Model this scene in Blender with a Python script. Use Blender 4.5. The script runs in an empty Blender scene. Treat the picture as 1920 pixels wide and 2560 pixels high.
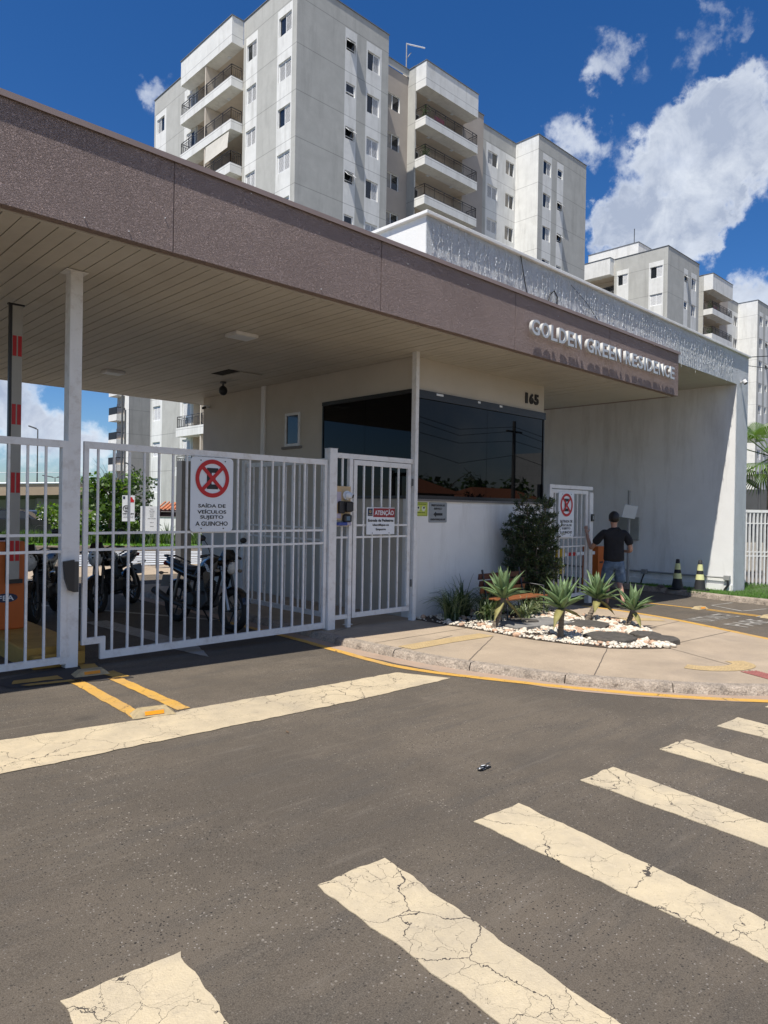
import bpy, bmesh, math, random
from mathutils import Vector, Matrix, Euler, noise as mnoise
random.seed(7)
R = math.radians
SC = bpy.context.scene
COL = SC.collection

# ------------------------------------------------------------------ camera
cam_d = bpy.data.cameras.new('camera'); cam = bpy.data.objects.new('camera', cam_d); COL.objects.link(cam)
SC.camera = cam
YAW, PITCH, ROLL = 8.04201502e-01, -5.28620776e-03, 1.62513921e-02
_F = Vector((math.cos(YAW)*math.cos(PITCH), math.sin(YAW)*math.cos(PITCH), math.sin(PITCH)))
_R0 = Vector((math.sin(YAW), -math.cos(YAW), 0)); _U0 = _R0.cross(_F)
_Rt = _R0*math.cos(ROLL) + _U0*math.sin(ROLL); _Up = -_R0*math.sin(ROLL) + _U0*math.cos(ROLL)
cam.matrix_world = Matrix(((_Rt.x, _Up.x, -_F.x, 0), (_Rt.y, _Up.y, -_F.y, 0), (_Rt.z, _Up.z, -_F.z, 1.7), (0, 0, 0, 1)))
cam_d.sensor_fit = 'HORIZONTAL'; cam_d.sensor_width = 36; cam_d.lens = 36*1753.185/1920
cam_d.clip_start = .05; cam_d.clip_end = 2000

# ------------------------------------------------------------------ sun and sky
SUN = Vector((.50, .130, -1)).normalized()          # direction of travel
sl = bpy.data.lights.new('sun', 'SUN'); so = bpy.data.objects.new('sun', sl); COL.objects.link(so)
sl.energy = 5.0; sl.angle = R(.5); sl.color = (1, .955, .88)
so.rotation_euler = SUN.to_track_quat('-Z', 'Y').to_euler()
so.location = (0, 0, 60)
W = bpy.data.worlds.new('World'); SC.world = W; W.use_nodes = True
wn, wl = W.node_tree.nodes, W.node_tree.links
wn.clear()
wo = wn.new('ShaderNodeOutputWorld'); bg = wn.new('ShaderNodeBackground'); wl.new(bg.outputs[0], wo.inputs[0])
bg.inputs[1].default_value = .06
sky = wn.new('ShaderNodeTexSky'); sky.sky_type = 'NISHITA'; sky.sun_disc = False
sky.sun_elevation = math.asin(-SUN.z); sky.sun_rotation = math.atan2(-SUN.x, -SUN.y)
sky.air_density = 1.0; sky.dust_density = .35; sky.ozone_density = 3.0
tcw = wn.new('ShaderNodeTexCoord')

def wmath(op, a, b=None, clamp=False):
    n = wn.new('ShaderNodeMath'); n.operation = op; n.use_clamp = clamp
    for i, v in ((0, a), (1, b)):
        if v is None: continue
        if isinstance(v, (int, float)): n.inputs[i].default_value = v
        else: wl.new(v, n.inputs[i])
    return n.outputs[0]
def wnoise(scale, detail, rough, dist=0, vec=None):
    n = wn.new('ShaderNodeTexNoise'); n.inputs['Scale'].default_value = scale; n.inputs['Detail'].default_value = detail
    n.inputs['Roughness'].default_value = rough; n.inputs['Distortion'].default_value = dist
    wl.new(vec or tcw.outputs['Generated'], n.inputs['Vector']); return n.outputs['Fac']
gdir0 = tcw.outputs['Generated']
def wwarp(scale, detail, amt, src):
    n = wn.new('ShaderNodeTexNoise'); n.inputs['Scale'].default_value = scale; n.inputs['Detail'].default_value = detail; n.inputs['Roughness'].default_value = .62; wl.new(gdir0, n.inputs['Vector'])
    a = wn.new('ShaderNodeVectorMath'); a.operation = 'SUBTRACT'; wl.new(n.outputs['Color'], a.inputs[0]); a.inputs[1].default_value = (.5, .5, .5)
    b = wn.new('ShaderNodeVectorMath'); b.operation = 'MULTIPLY_ADD'; wl.new(a.outputs[0], b.inputs[0]); b.inputs[1].default_value = (amt, amt, amt); wl.new(src, b.inputs[2]); return b.outputs[0]
gdir = wwarp(42, 9, .06, wwarp(14, 3, .07, gdir0))
# cumulus banks stand at fixed compass directions: (direction, angular radius, weight)
CL = [((.739,.415,.53),.035,.8), ((.758,.398,.517),.034,.75), ((.742,.431,.513),.022,.55),
 ((.771,.327,.547),.028,.62), ((.787,.302,.541),.028,.65), ((.803,.29,.527),.022,.5), ((.788,.338,.515),.022,.55),
 ((.755,.474,.454),.035,.8), ((.764,.453,.459),.038,.85), ((.783,.430,.440),.035,.7),
 ((.82,.328,.468),.036,.9), ((.828,.298,.474),.034,.9), ((.837,.287,.467),.05,1.1), ((.819,.354,.452),.045,1.1),
 ((.837,.319,.445),.052,1.2), ((.856,.285,.431),.05,1.1), ((.813,.387,.435),.035,.95), ((.814,.409,.41),.03,.9),
 ((.831,.368,.417),.045,1.2), ((.846,.338,.412),.045,1.2), ((.869,.288,.403),.05,1.1),
 ((.81,.45,.376),.035,1.1), ((.822,.429,.375),.035,1.1), ((.841,.399,.366),.045,1.2), ((.859,.369,.354),.04,1.2),
 ((.864,.345,.367),.035,1.1), ((.863,.319,.391),.03,1.), ((.812,.463,.355),.035,1.), ((.832,.433,.346),.045,1.2),
 ((.858,.387,.337),.045,1.2), ((.869,.355,.334),.04,1.1),
 ((.38,.787,.487),.028,.75), ((.368,.798,.472),.024,.7), ((.291,.844,.45),.018,.45),
 ((.272,.955,.118),.06,1.2), ((.24,.955,.155),.06,1.2), ((.295,.951,.085),.05,1.1), ((.334,.938,.075),.05,1.1), ((.366,.927,.07),.04,1.),
 ((.43,.9,.07),.06,1.1), ((.2,.97,.08),.07,1.2), ((.906,.32,.268),.035,1.1), ((.925,.3,.255),.05,1.2), ((.93,.34,.19),.08,1.2)]
acc = None
for d, r, w in CL:
    n = wn.new('ShaderNodeVectorMath'); n.operation = 'DISTANCE'; wl.new(gdir, n.inputs[0]); n.inputs[1].default_value = d
    v = wmath('MULTIPLY', wmath('SUBTRACT', 1.0, wmath('DIVIDE', n.outputs['Value'], r*(1.2 if r > .035 else 1.3)), clamp=True), w*.82)
    acc = v if acc is None else wmath('ADD', acc, v)
blob = wmath('MINIMUM', acc, 1.15)
n_big = wnoise(9, 12, .62, .3); n_fine = wnoise(34, 9, .6, .4); n_gen = wnoise(2.6, 10, .6, .2)
sep = wn.new('ShaderNodeSeparateXYZ'); wl.new(gdir, sep.inputs[0])
# elsewhere: a few fair-weather clouds, more towards the horizon and towards the street side
hor = wmath('SUBTRACT', .62, wmath('MULTIPLY', wmath('ABSOLUTE', sep.outputs[2]), .75))
back = wmath('MULTIPLY', wmath('SUBTRACT', .15, sep.outputs[1], clamp=True), .55)
gen = wmath('ADD', wmath('SUBTRACT', wmath('MULTIPLY', n_gen, 1.5), 1.13), wmath('ADD', wmath('MULTIPLY', hor, .32), back))
gen = wmath('MULTIPLY', gen, 1.0)
dens = wmath('ADD', wmath('ADD', wmath('MULTIPLY', blob, .95), wmath('MULTIPLY', n_big, .9)), wmath('MULTIPLY', n_fine, .6))
dens = wmath('SUBTRACT', dens, 1.07)
infront = wmath('SUBTRACT', sep.outputs[1], .1)
gmask = wn.new('ShaderNodeMapRange'); wl.new(sep.outputs[1], gmask.inputs[0]); gmask.inputs[1].default_value = .05; gmask.inputs[2].default_value = .25
gmask.inputs[3].default_value = 1; gmask.inputs[4].default_value = 0
dens2 = wmath('SUBTRACT', wmath('MULTIPLY', gen, 1.4), wmath('MULTIPLY', wmath('SUBTRACT', 1.0, gmask.outputs[0]), .9))
dens = wmath('MAXIMUM', dens, dens2)
cov = wn.new('ShaderNodeMapRange'); cov.interpolation_type = 'SMOOTHSTEP'; wl.new(dens, cov.inputs[0])
cov.inputs[1].default_value = 0.0; cov.inputs[2].default_value = .85
# cloud body: bright billows, greyer thick parts
shade = wn.new('ShaderNodeMapRange'); wl.new(wmath('ADD', dens, wmath('MULTIPLY', wnoise(14, 10, .65, .5), -1.1)), shade.inputs[0])
shade.inputs[1].default_value = -.55; shade.inputs[2].default_value = .55
cr = wn.new('ShaderNodeValToRGB'); wl.new(shade.outputs[0], cr.inputs[0])
cr.color_ramp.elements[0].color = (14.2, 14.8, 15.4, 1); cr.color_ramp.elements[0].position = .2
cr.color_ramp.elements[1].color = (5.6, 6.5, 8.4, 1); cr.color_ramp.elements[1].position = .85
hs = wn.new('ShaderNodeHueSaturation'); wl.new(sky.outputs[0], hs.inputs['Color']); hs.inputs['Saturation'].default_value = 1.3; hs.inputs['Value'].default_value = 1.25
mx = wn.new('ShaderNodeMix'); mx.data_type = 'RGBA'; wl.new(cov.outputs[0], mx.inputs[0]); tint = wn.new('ShaderNodeMix'); tint.data_type = 'RGBA'; tint.blend_type = 'MULTIPLY'; tint.inputs[0].default_value = 1; wl.new(hs.outputs[0], tint.inputs[6]); tint.inputs[7].default_value = (.82, .96, 1.2, 1); wl.new(tint.outputs[2], mx.inputs[6]); wl.new(cr.outputs[0], mx.inputs[7])
wl.new(mx.outputs[2], bg.inputs[0])
vs = SC.view_settings; vs.view_transform = 'Standard'; vs.look = 'None'; vs.gamma = 1; vs.use_curve_mapping = False; vs.exposure = .32
SC.cycles.max_bounces = 8

# ------------------------------------------------------------------ materials
def mat(name, c, rough=.7, metal=0, var=.12, vs=3.0, bump=0, bs=60, fine=0, fs=200, spec=.5, stain=None, kind='noise', coat=0, hj=0):
    """principled with two-scale tone variation, optional bump; stain=(colour, scale, amount)"""
    m = bpy.data.materials.new(name); m.use_nodes = True; N, L = m.node_tree.nodes, m.node_tree.links
    b = N['Principled BSDF']; b.inputs['Roughness'].default_value = rough; b.inputs['Metallic'].default_value = metal
    b.inputs['Specular IOR Level'].default_value = spec; b.inputs['Coat Weight'].default_value = coat
    tc = N.new('ShaderNodeTexCoord'); geo = N.new('ShaderNodeNewGeometry')
    pos = geo.outputs['Position']
    nz = N.new('ShaderNodeTexNoise'); nz.inputs['Scale'].default_value = vs; nz.inputs['Detail'].default_value = 6; nz.inputs['Roughness'].default_value = .62
    L.new(pos, nz.inputs['Vector'])
    mr = N.new('ShaderNodeMapRange'); L.new(nz.outputs['Fac'], mr.inputs[0]); mr.inputs[1].default_value = .3; mr.inputs[2].default_value = .7
    mr.inputs[3].default_value = 1-var; mr.inputs[4].default_value = 1+var
    vm = N.new('ShaderNodeVectorMath'); vm.operation = 'SCALE'; vm.inputs[0].default_value = c[:3]; L.new(mr.outputs[0], vm.inputs['Scale'])
    colo = vm.outputs[0]
    if fine:
        f = N.new('ShaderNodeTexNoise'); f.inputs['Scale'].default_value = fs; f.inputs['Detail'].default_value = 3; L.new(pos, f.inputs['Vector'])
        r2 = N.new('ShaderNodeMapRange'); L.new(f.outputs['Fac'], r2.inputs[0]); r2.inputs[1].default_value = .3; r2.inputs[2].default_value = .7
        r2.inputs[3].default_value = 1-fine; r2.inputs[4].default_value = 1+fine
        v2 = N.new('ShaderNodeVectorMath'); v2.operation = 'SCALE'; L.new(colo, v2.inputs[0]); L.new(r2.outputs[0], v2.inputs['Scale']); colo = v2.outputs[0]
    if stain:
        s = N.new('ShaderNodeTexNoise'); s.inputs['Scale'].default_value = stain[1]; s.inputs['Detail'].default_value = 8; s.inputs['Roughness'].default_value = .7
        if len(stain) > 3:
            mp = N.new('ShaderNodeMapping'); mp.inputs['Scale'].default_value = stain[3]; L.new(pos, mp.inputs[0]); L.new(mp.outputs[0], s.inputs['Vector'])
        else: L.new(pos, s.inputs['Vector'])
        r3 = N.new('ShaderNodeMapRange'); L.new(s.outputs['Fac'], r3.inputs[0]); r3.inputs[1].default_value = .5; r3.inputs[2].default_value = .75
        r3.inputs[3].default_value = 0; r3.inputs[4].default_value = stain[2]
        mxx = N.new('ShaderNodeMix'); mxx.data_type = 'RGBA'; L.new(r3.outputs[0], mxx.inputs[0]); L.new(colo, mxx.inputs[6]); mxx.inputs[7].default_value = (*stain[0], 1); colo = mxx.outputs[2]
    if hj:   # plaster joint at every storey
        sz = N.new('ShaderNodeSeparateXYZ'); L.new(pos, sz.inputs[0])
        a1 = N.new('ShaderNodeMath'); a1.operation = 'MULTIPLY_ADD'; L.new(sz.outputs[2], a1.inputs[0]); a1.inputs[1].default_value = 1/2.82; a1.inputs[2].default_value = -(29.68/2.82)+20.5
        a2 = N.new('ShaderNodeMath'); a2.operation = 'FRACT'; L.new(a1.outputs[0], a2.inputs[0])
        a3 = N.new('ShaderNodeMath'); a3.operation = 'SUBTRACT'; L.new(a2.outputs[0], a3.inputs[0]); a3.inputs[1].default_value = .5
        a4 = N.new('ShaderNodeMath'); a4.operation = 'ABSOLUTE'; L.new(a3.outputs[0], a4.inputs[0])
        a5 = N.new('ShaderNodeMapRange'); L.new(a4.outputs[0], a5.inputs[0]); a5.inputs[1].default_value = .004; a5.inputs[2].default_value = .012; a5.inputs[3].default_value = .62; a5.inputs[4].default_value = 1
        v3 = N.new('ShaderNodeVectorMath'); v3.operation = 'SCALE'; L.new(colo, v3.inputs[0]); L.new(a5.outputs[0], v3.inputs['Scale']); colo = v3.outputs[0]
    L.new(colo, b.inputs['Base Color'])
    if bump:
        if kind == 'worm':
            w1 = N.new('ShaderNodeTexNoise'); w1.inputs['Scale'].default_value = bs; w1.inputs['Detail'].default_value = 2.5; w1.inputs['Distortion'].default_value = 1.6; L.new(pos, w1.inputs['Vector'])
            a = N.new('ShaderNodeMath'); a.operation = 'SUBTRACT'; L.new(w1.outputs['Fac'], a.inputs[0]); a.inputs[1].default_value = .5
            ab = N.new('ShaderNodeMath'); ab.operation = 'ABSOLUTE'; L.new(a.outputs[0], ab.inputs[0])
            r = N.new('ShaderNodeMapRange'); r.interpolation_type = 'SMOOTHSTEP'; L.new(ab.outputs[0], r.inputs[0]); r.inputs[1].default_value = 0; r.inputs[2].default_value = .12; r.inputs[3].default_value = 1; r.inputs[4].default_value = 0
            hgt = r.outputs[0]
            w2 = N.new('ShaderNodeTexNoise'); w2.inputs['Scale'].default_value = bs*1.5; w2.inputs['Detail'].default_value = 2; w2.inputs['Distortion'].default_value = .8; L.new(pos, w2.inputs['Vector'])
            ad = N.new('ShaderNodeMath'); ad.operation = 'MULTIPLY_ADD'; L.new(w2.outputs['Fac'], ad.inputs[0]); ad.inputs[1].default_value = 1.3; L.new(hgt, ad.inputs[2]); hgt = ad.outputs[0]
        else:
            w1 = N.new('ShaderNodeTexNoise'); w1.inputs['Scale'].default_value = bs; w1.inputs['Detail'].default_value = 5; w1.inputs['Roughness'].default_value = .6; L.new(pos, w1.inputs['Vector']); hgt = w1.outputs['Fac']
        bp = N.new('ShaderNodeBump'); bp.inputs['Strength'].default_value = 1; bp.inputs['Distance'].default_value = bump; L.new(hgt, bp.inputs['Height']); L.new(bp.outputs[0], b.inputs['Normal'])
    return m

def paint_mat(name, c, dirt, worn, crack=2.2, amount=.5, edge=.0):
    """road paint: warped cracks, worn film that lets the road show, tonal dirt"""
    m = bpy.data.materials.new(name); m.use_nodes = True; N, L = m.node_tree.nodes, m.node_tree.links
    b = N['Principled BSDF']; b.inputs['Roughness'].default_value = .75; b.inputs['Specular IOR Level'].default_value = .3
    geo = N.new('ShaderNodeNewGeometry'); pos = geo.outputs['Position']
    def noise(s, d=6, r=.6, dis=0):
        n = N.new('ShaderNodeTexNoise'); n.inputs['Scale'].default_value = s; n.inputs['Detail'].default_value = d; n.inputs['Roughness'].default_value = r; n.inputs['Distortion'].default_value = dis; L.new(pos, n.inputs['Vector']); return n
    def mp(v, a, bb, c0=0, c1=1, smooth=False):
        n = N.new('ShaderNodeMapRange'); L.new(v, n.inputs[0]); n.inputs[1].default_value = a; n.inputs[2].default_value = bb; n.inputs[3].default_value = c0; n.inputs[4].default_value = c1
        if smooth: n.interpolation_type = 'SMOOTHSTEP'
        return n.outputs[0]
    def mixc(f, a, bb):
        n = N.new('ShaderNodeMix'); n.data_type = 'RGBA'; L.new(f, n.inputs[0])
        for i, v in ((6, a), (7, bb)):
            if isinstance(v, tuple): n.inputs[i].default_value = (*v, 1)
            else: L.new(v, n.inputs[i])
        return n.outputs[2]
    def mth(op, a, bb):
        n = N.new('ShaderNodeMath'); n.operation = op
        for i, v in ((0, a), (1, bb)):
            if isinstance(v, (int, float)): n.inputs[i].default_value = v
            else: L.new(v, n.inputs[i])
        return n.outputs[0]
    # warp
    wr = noise(5, 5, .6); wv = N.new('ShaderNodeVectorMath'); wv.operation = 'MULTIPLY_ADD'; L.new(wr.outputs['Color'], wv.inputs[0]); wv.inputs[1].default_value = (.26, .26, 0); L.new(pos, wv.inputs[2])
    def vor(s):
        v = N.new('ShaderNodeTexVoronoi'); v.feature = 'DISTANCE_TO_EDGE'; v.inputs['Scale'].default_value = s; L.new(wv.outputs[0], v.inputs['Vector']); return v.outputs['Distance']
    wid = mth('MULTIPLY', mp(noise(3, 3).outputs['Fac'], .36, .7, .0012, .010), mp(noise(.8, 2).outputs['Fac'], .42, .56, .12, 1))
    c1 = mth('LESS_THAN', vor(crack), mth('MULTIPLY', wid, amount*2))
    wid2 = mp(noise(2.3, 3).outputs['Fac'], .45, .72, .0, .009)
    c2 = mth('LESS_THAN', vor(crack*3.1), mth('MULTIPLY', wid2, amount*1.6))
    ck = mth('MAXIMUM', c1, c2)
    tone = mixc(mp(noise(4, 8, .7).outputs['Fac'], .35, .7, 0, .75), c, dirt)
    tone = mixc(mp(noise(28, 8, .75, .6).outputs['Fac'], .5, .68, 0, .35), tone, (c[0]*1.2, c[1]*1.22, c[2]*1.3))
    wornf = mp(noise(75, 6, .8).outputs['Fac'], .56+.1*(1-worn), .63+.1*(1-worn), 0, .7)
    wornf = mth('MULTIPLY', wornf, mp(noise(1.7, 5).outputs['Fac'], .38, .6))
    fr_ = noise(9, 8, .8, .5).outputs['Fac']; tone = mixc(mp(fr_, .56, .7, 0, .55), tone, (.34, .29, .22))
    tone = mixc(wornf, tone, (.13, .115, .1))
    tyre = noise(.9, 4, .6).outputs['Fac']; tone = mixc(mp(tyre, .5, .68, 0, .38), tone, (.27, .235, .19))
    tone = mixc(ck, tone, (.075, .063, .052))
    L.new(tone, b.inputs['Base Color'])
    bp = N.new('ShaderNodeBump'); bp.inputs['Distance'].default_value = .004; bp.inputs['Strength'].default_value = .8
    h = mth('SUBTRACT', noise(120, 4).outputs['Fac'], mth('MULTIPLY', ck, 1.2)); L.new(h, bp.inputs['Height']); L.new(bp.outputs[0], b.inputs['Normal'])
    return m

def asphalt_mat():
    m = bpy.data.materials.new('asphalt'); m.use_nodes = True; N, L = m.node_tree.nodes, m.node_tree.links
    b = N['Principled BSDF']; b.inputs['Roughness'].default_value = .88; b.inputs['Specular IOR Level'].default_value = .25
    geo = N.new('ShaderNodeNewGeometry'); pos = geo.outputs['Position']
    def noise(s, d=6, r=.6, sc=None):
        n = N.new('ShaderNodeTexNoise'); n.inputs['Scale'].default_value = s; n.inputs['Detail'].default_value = d; n.inputs['Roughness'].default_value = r
        if sc:
            mm = N.new('ShaderNodeMapping'); mm.inputs['Scale'].default_value = sc; mm.inputs['Rotation'].default_value = (0, 0, R(-62)); L.new(pos, mm.inputs[0]); L.new(mm.outputs[0], n.inputs['Vector'])
        else: L.new(pos, n.inputs['Vector'])
        return n.outputs['Fac']
    def mp(v, a, bb, c0=0, c1=1):
        n = N.new('ShaderNodeMapRange'); L.new(v, n.inputs[0]); n.inputs[1].default_value = a; n.inputs[2].default_value = bb; n.inputs[3].default_value = c0; n.inputs[4].default_value = c1; return n.outputs[0]
    def mixc(f, a, bb):
        n = N.new('ShaderNodeMix'); n.data_type = 'RGBA'; L.new(f, n.inputs[0])
        for i, v in ((6, a), (7, bb)):
            if isinstance(v, tuple): n.inputs[i].default_value = (*v, 1)
            else: L.new(v, n.inputs[i])
        return n.outputs[2]
    base = mixc(mp(noise(.45, 7, .7), .42, .58), (.067, .055, .042), (.110, .089, .066))
    base = mixc(mp(noise(.8, 6, .7, (1, 7, 1)), .48, .68, 0, .7), base, (.053, .048, .042))
    base = mixc(mp(noise(1.1, 7, .75, (.8, 9, 1)), .56, .74, 0, .6), base, (.155, .133, .108))
    base = mixc(mp(noise(170, 3, .7), .38, .66, 0, .5), base, (.21, .178, .14))
    # aggregate chips: dark and pale
    v = N.new('ShaderNodeTexVoronoi'); v.inputs['Scale'].default_value = 75; L.new(pos, v.inputs['Vector'])
    sp = N.new('ShaderNodeSeparateColor'); L.new(v.outputs['Color'], sp.inputs[0])
    near = mp(v.outputs['Distance'], .2, .32, 1, 0)
    def mul(a, bb):
        n = N.new('ShaderNodeMath'); n.operation = 'MULTIPLY'; L.new(a, n.inputs[0]); L.new(bb, n.inputs[1]); return n.outputs[0]
    patch = mp(noise(.9, 4), .38, .6, .25, 1)
    base = mixc(mul(mul(mp(sp.outputs[0], .58, .62), near), patch), base, (.022, .02, .018))
    base = mixc(mul(mul(mp(sp.outputs[1], .86, .9), near), patch), base, (.3, .27, .235))
    v2 = N.new('ShaderNodeTexVoronoi'); v2.inputs['Scale'].default_value = 40; L.new(pos, v2.inputs['Vector'])
    sp2 = N.new('ShaderNodeSeparateColor'); L.new(v2.outputs['Color'], sp2.inputs[0]); near2 = mp(v2.outputs['Distance'], .16, .26, 1, 0)
    base = mixc(mul(mul(mp(sp2.outputs[0], .8, .83), near2), patch), base, (.02, .018, .016))
    base = mixc(mul(mul(mp(sp2.outputs[2], .93, .95), near2), patch), base, (.30, .265, .22))
    v3 = N.new('ShaderNodeTexVoronoi'); v3.inputs['Scale'].default_value = 1.4; L.new(pos, v3.inputs['Vector'])
    sp3 = N.new('ShaderNodeSeparateColor'); L.new(v3.outputs['Color'], sp3.inputs[0])
    base = mixc(mul(mp(sp3.outputs[1], .72, .76), mp(v3.outputs['Distance'], .04, .16, .45, 0)), base, (.03, .027, .024))
    base = mixc(mp(noise(1.5, 8, .8), .6, .74, 0, .45), base, (.2, .165, .13))
    L.new(base, b.inputs['Base Color'])
    bp = N.new('ShaderNodeBump'); bp.inputs['Distance'].default_value = .004
    L.new(noise(190, 4, .7), bp.inputs['Height']); L.new(bp.outputs[0], b.inputs['Normal'])
    return m

M = {}
M['asphalt'] = asphalt_mat()
M['cream_paint'] = paint_mat('cream road paint', (.55, .455, .30), (.39, .33, .24), .8, 2.3, .75)
M['line_paint'] = paint_mat('cream line paint', (.55, .45, .295), (.40, .33, .225), .9, 2.6, .4)
M['yellow_paint'] = paint_mat('yellow road paint', (.58, .33, .06), (.5, .28, .07), .9, 2.6, .3)
M['old_white'] = paint_mat('old white road paint', (.36, .34, .3), (.24, .22, .19), 1.2, 4, .4)
M['dark_paint'] = mat('black road paint', (.035, .03, .027), .8)
M['pavement'] = mat('pavement concrete', (.37, .29, .205), .88, var=.13, vs=1.6, bump=.003, bs=150, fine=.16, fs=110, stain=((.24, .195, .15), 1.1, .6))
M['gutter'] = mat('gutter concrete', (.36, .26, .19), .88, var=.15, vs=2.5, bump=.003, bs=120, fine=.15, stain=((.2, .17, .14), 2.5, .7))
M['kerb'] = mat('kerb concrete', (.34, .28, .22), .9, var=.25, vs=6, bump=.02, bs=38, fine=.3, fs=60, stain=((.09, .075, .06), 9, .9))
M['tactile'] = mat('yellow tactile tile', (.40, .29, .145), .85, var=.12, vs=9, bump=.002, bs=90, fine=.12)
M['red_tactile'] = mat('red tactile tile', (.26, .09, .075), .85, var=.15, vs=9)
M['stucco'] = mat('mauve stucco', (.43, .33, .298), .9, var=.08, vs=1.2, bump=.012, bs=46, fine=.05, kind='worm', spec=.25)
M['stucco_cap'] = mat('mauve metal coping', (.31, .235, .21), .6, var=.06, vs=2)
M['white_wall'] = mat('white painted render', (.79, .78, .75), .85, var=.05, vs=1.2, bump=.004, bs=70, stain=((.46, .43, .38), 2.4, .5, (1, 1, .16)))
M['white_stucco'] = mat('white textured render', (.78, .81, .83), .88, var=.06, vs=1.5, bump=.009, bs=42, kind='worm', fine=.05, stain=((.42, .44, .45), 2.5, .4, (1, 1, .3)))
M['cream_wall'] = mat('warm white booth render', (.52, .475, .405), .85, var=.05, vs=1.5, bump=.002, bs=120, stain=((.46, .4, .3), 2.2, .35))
M['soffit'] = mat('beige ceiling board', (.54, .505, .44), .6, var=.08, vs=.8, stain=((.34, .3, .25), .6, .5))
M['joint'] = mat('dark ceiling joint', (.02, .017, .014), .95)
M['white_steel'] = mat('white painted steel', (.72, .715, .70), .45, var=.05, vs=4, bump=.001, bs=60, stain=((.36, .3, .24), 9, .5))
M['steel_dark'] = mat('dark grey steel', (.09, .09, .09), .5, var=.1)
M['black_plastic'] = mat('black plastic', (.018, .018, .02), .4, var=.1)
M['black_rail'] = mat('black balcony rail', (.025, .025, .027), .5)
M['frame_black'] = mat('black window frame', (.008, .008, .009), .35, var=.2, vs=9)
M['glass_dark'] = mat('black tinted glass', (.002, .0023, .0027), .015, var=.0, spec=.2)
M['glass_win'] = mat('dark window glass', (.018, .021, .024), .06, var=.3, vs=.7, spec=.6)
M['glass_pale'] = mat('curtained window glass', (.22, .2, .17), .12, var=.25, vs=2.5, spec=.6)
M['letter'] = mat('brushed steel letters', (.58, .58, .56), .42, metal=.25, var=.05)
M['number'] = mat('black number', (.014, .012, .012), .6)
M['beige'] = mat('tower beige render', (.46, .455, .42), .9, var=.08, vs=1.1, bump=.006, bs=5, stain=((.32, .315, .29), 1.5, .7, (1, 1, .14)), hj=1)
M['tower_white'] = mat('tower white render', (.74, .735, .7), .9, var=.07, vs=1.3, bump=.005, bs=5, stain=((.42, .41, .37), 1.6, .6, (1, 1, .14)), hj=1)
M['tower_tan'] = mat('tower tan render', (.42, .37, .32), .9, var=.07, vs=.8, bump=.004, bs=6)
M['tower_cap'] = mat('roof flashing', (.17, .18, .19), .6)
M['tower_in'] = mat('balcony interior paint', (.6, .53, .44), .9, var=.05)
M['shutter'] = mat('white shutter', (.78, .78, .77), .5, var=.04)
M['dull_grey'] = mat('dull grey', (.28, .27, .25), .9)  # plain grey for shutter backs, roof deck, ramp underside and supports
M['orange'] = mat('orange barrier paint', (.5, .115, .015), .45, var=.08, vs=4)
M['yellow_block'] = mat('yellow painted concrete', (.42, .25, .055), .8, var=.2, vs=4, bump=.003, bs=60)
M['red'] = mat('sign red', (.47, .012, .015), .5)
M['dark_red'] = mat('dark red print', (.27, .015, .022), .5)
M['sign_white'] = mat('sign white', (.7, .73, .76), .4, var=.03)
M['black_print'] = mat('black print', (.015, .015, .017), .55)
M['sign_grey'] = mat('grey plastic sign', (.27, .29, .3), .4)
M['sign_lime'] = mat('lime sign', (.46, .52, .07), .5)
M['lime_dark'] = mat('dark green print', (.06, .09, .02), .5)
M['pale_print'] = mat('pale print', (.62, .66, .5), .5)
M['gold_print'] = mat('gold print', (.55, .42, .2), .5)
M['navy'] = mat('navy print', (.02, .03, .07), .5)
M['reader_tan'] = mat('faded tan panel', (.5, .36, .2), .6, var=.1, vs=14)
M['reader_lilac'] = mat('faded lilac panel', (.42, .38, .46), .5)
M['blue_box'] = mat('blue plastic', (.04, .07, .28), .5)
M['lcd'] = mat('grey blue display', (.1, .17, .24), .2)
M['amber'] = mat('amber reflector', (.75, .27, .01), .3, var=.1, vs=60)
M['cats_eye'] = mat('dirty beige road stud', (.4, .31, .17), .7, var=.2, vs=18, stain=((.16, .13, .09), 20, .7))
M['soil'] = mat('dark soil', (.07, .05, .035), .95, var=.4, vs=20, bump=.02, bs=40)
M['pebble'] = mat('white pebbles', (.6, .54, .44), .7, var=.4, vs=22)
M['pebble_tan'] = mat('tan pebbles', (.46, .3, .2), .7, var=.35, vs=16)
M['slate'] = mat('dark round stone', (.075, .066, .055), .9, var=.3, vs=14, bump=.01, bs=50)
M['plate'] = mat('grey concrete plate', (.2, .19, .175), .9, var=.15, vs=5, bump=.003)
def leafmat(name, c, c2, rough=.45, trans=.25, vs=4):
    m = mat(name, c, rough, var=.3, vs=vs); N, L = m.node_tree.nodes, m.node_tree.links
    b = N['Principled BSDF']; src = b.inputs['Base Color'].links[0].from_socket
    t = N.new('ShaderNodeBsdfTranslucent'); vv = N.new('ShaderNodeVectorMath'); vv.operation = 'MULTIPLY'; L.new(src, vv.inputs[0]); vv.inputs[1].default_value = c2; L.new(vv.outputs[0], t.inputs[0])
    ms = N.new('ShaderNodeMixShader'); ms.inputs[0].default_value = trans; L.new(b.outputs[0], ms.inputs[1]); L.new(t.outputs[0], ms.inputs[2]); L.new(ms.outputs[0], N['Material Output'].inputs[0])
    return m
M['agave'] = leafmat('agave leaf', (.18, .26, .12), (1.5, 2, .8), .5, .22, 9)
M['agave_old'] = leafmat('agave old leaf', (.3, .27, .1), (1.3, 1.4, .6), .6, .2, 9)
M['trunk'] = mat('grey bark', (.17, .135, .1), .9, var=.35, vs=26, bump=.02, bs=45)
M['shrub'] = leafmat('shrub leaf', (.04, .062, .026), (1.8, 2.0, .8), .5, .18, 6)
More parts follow.
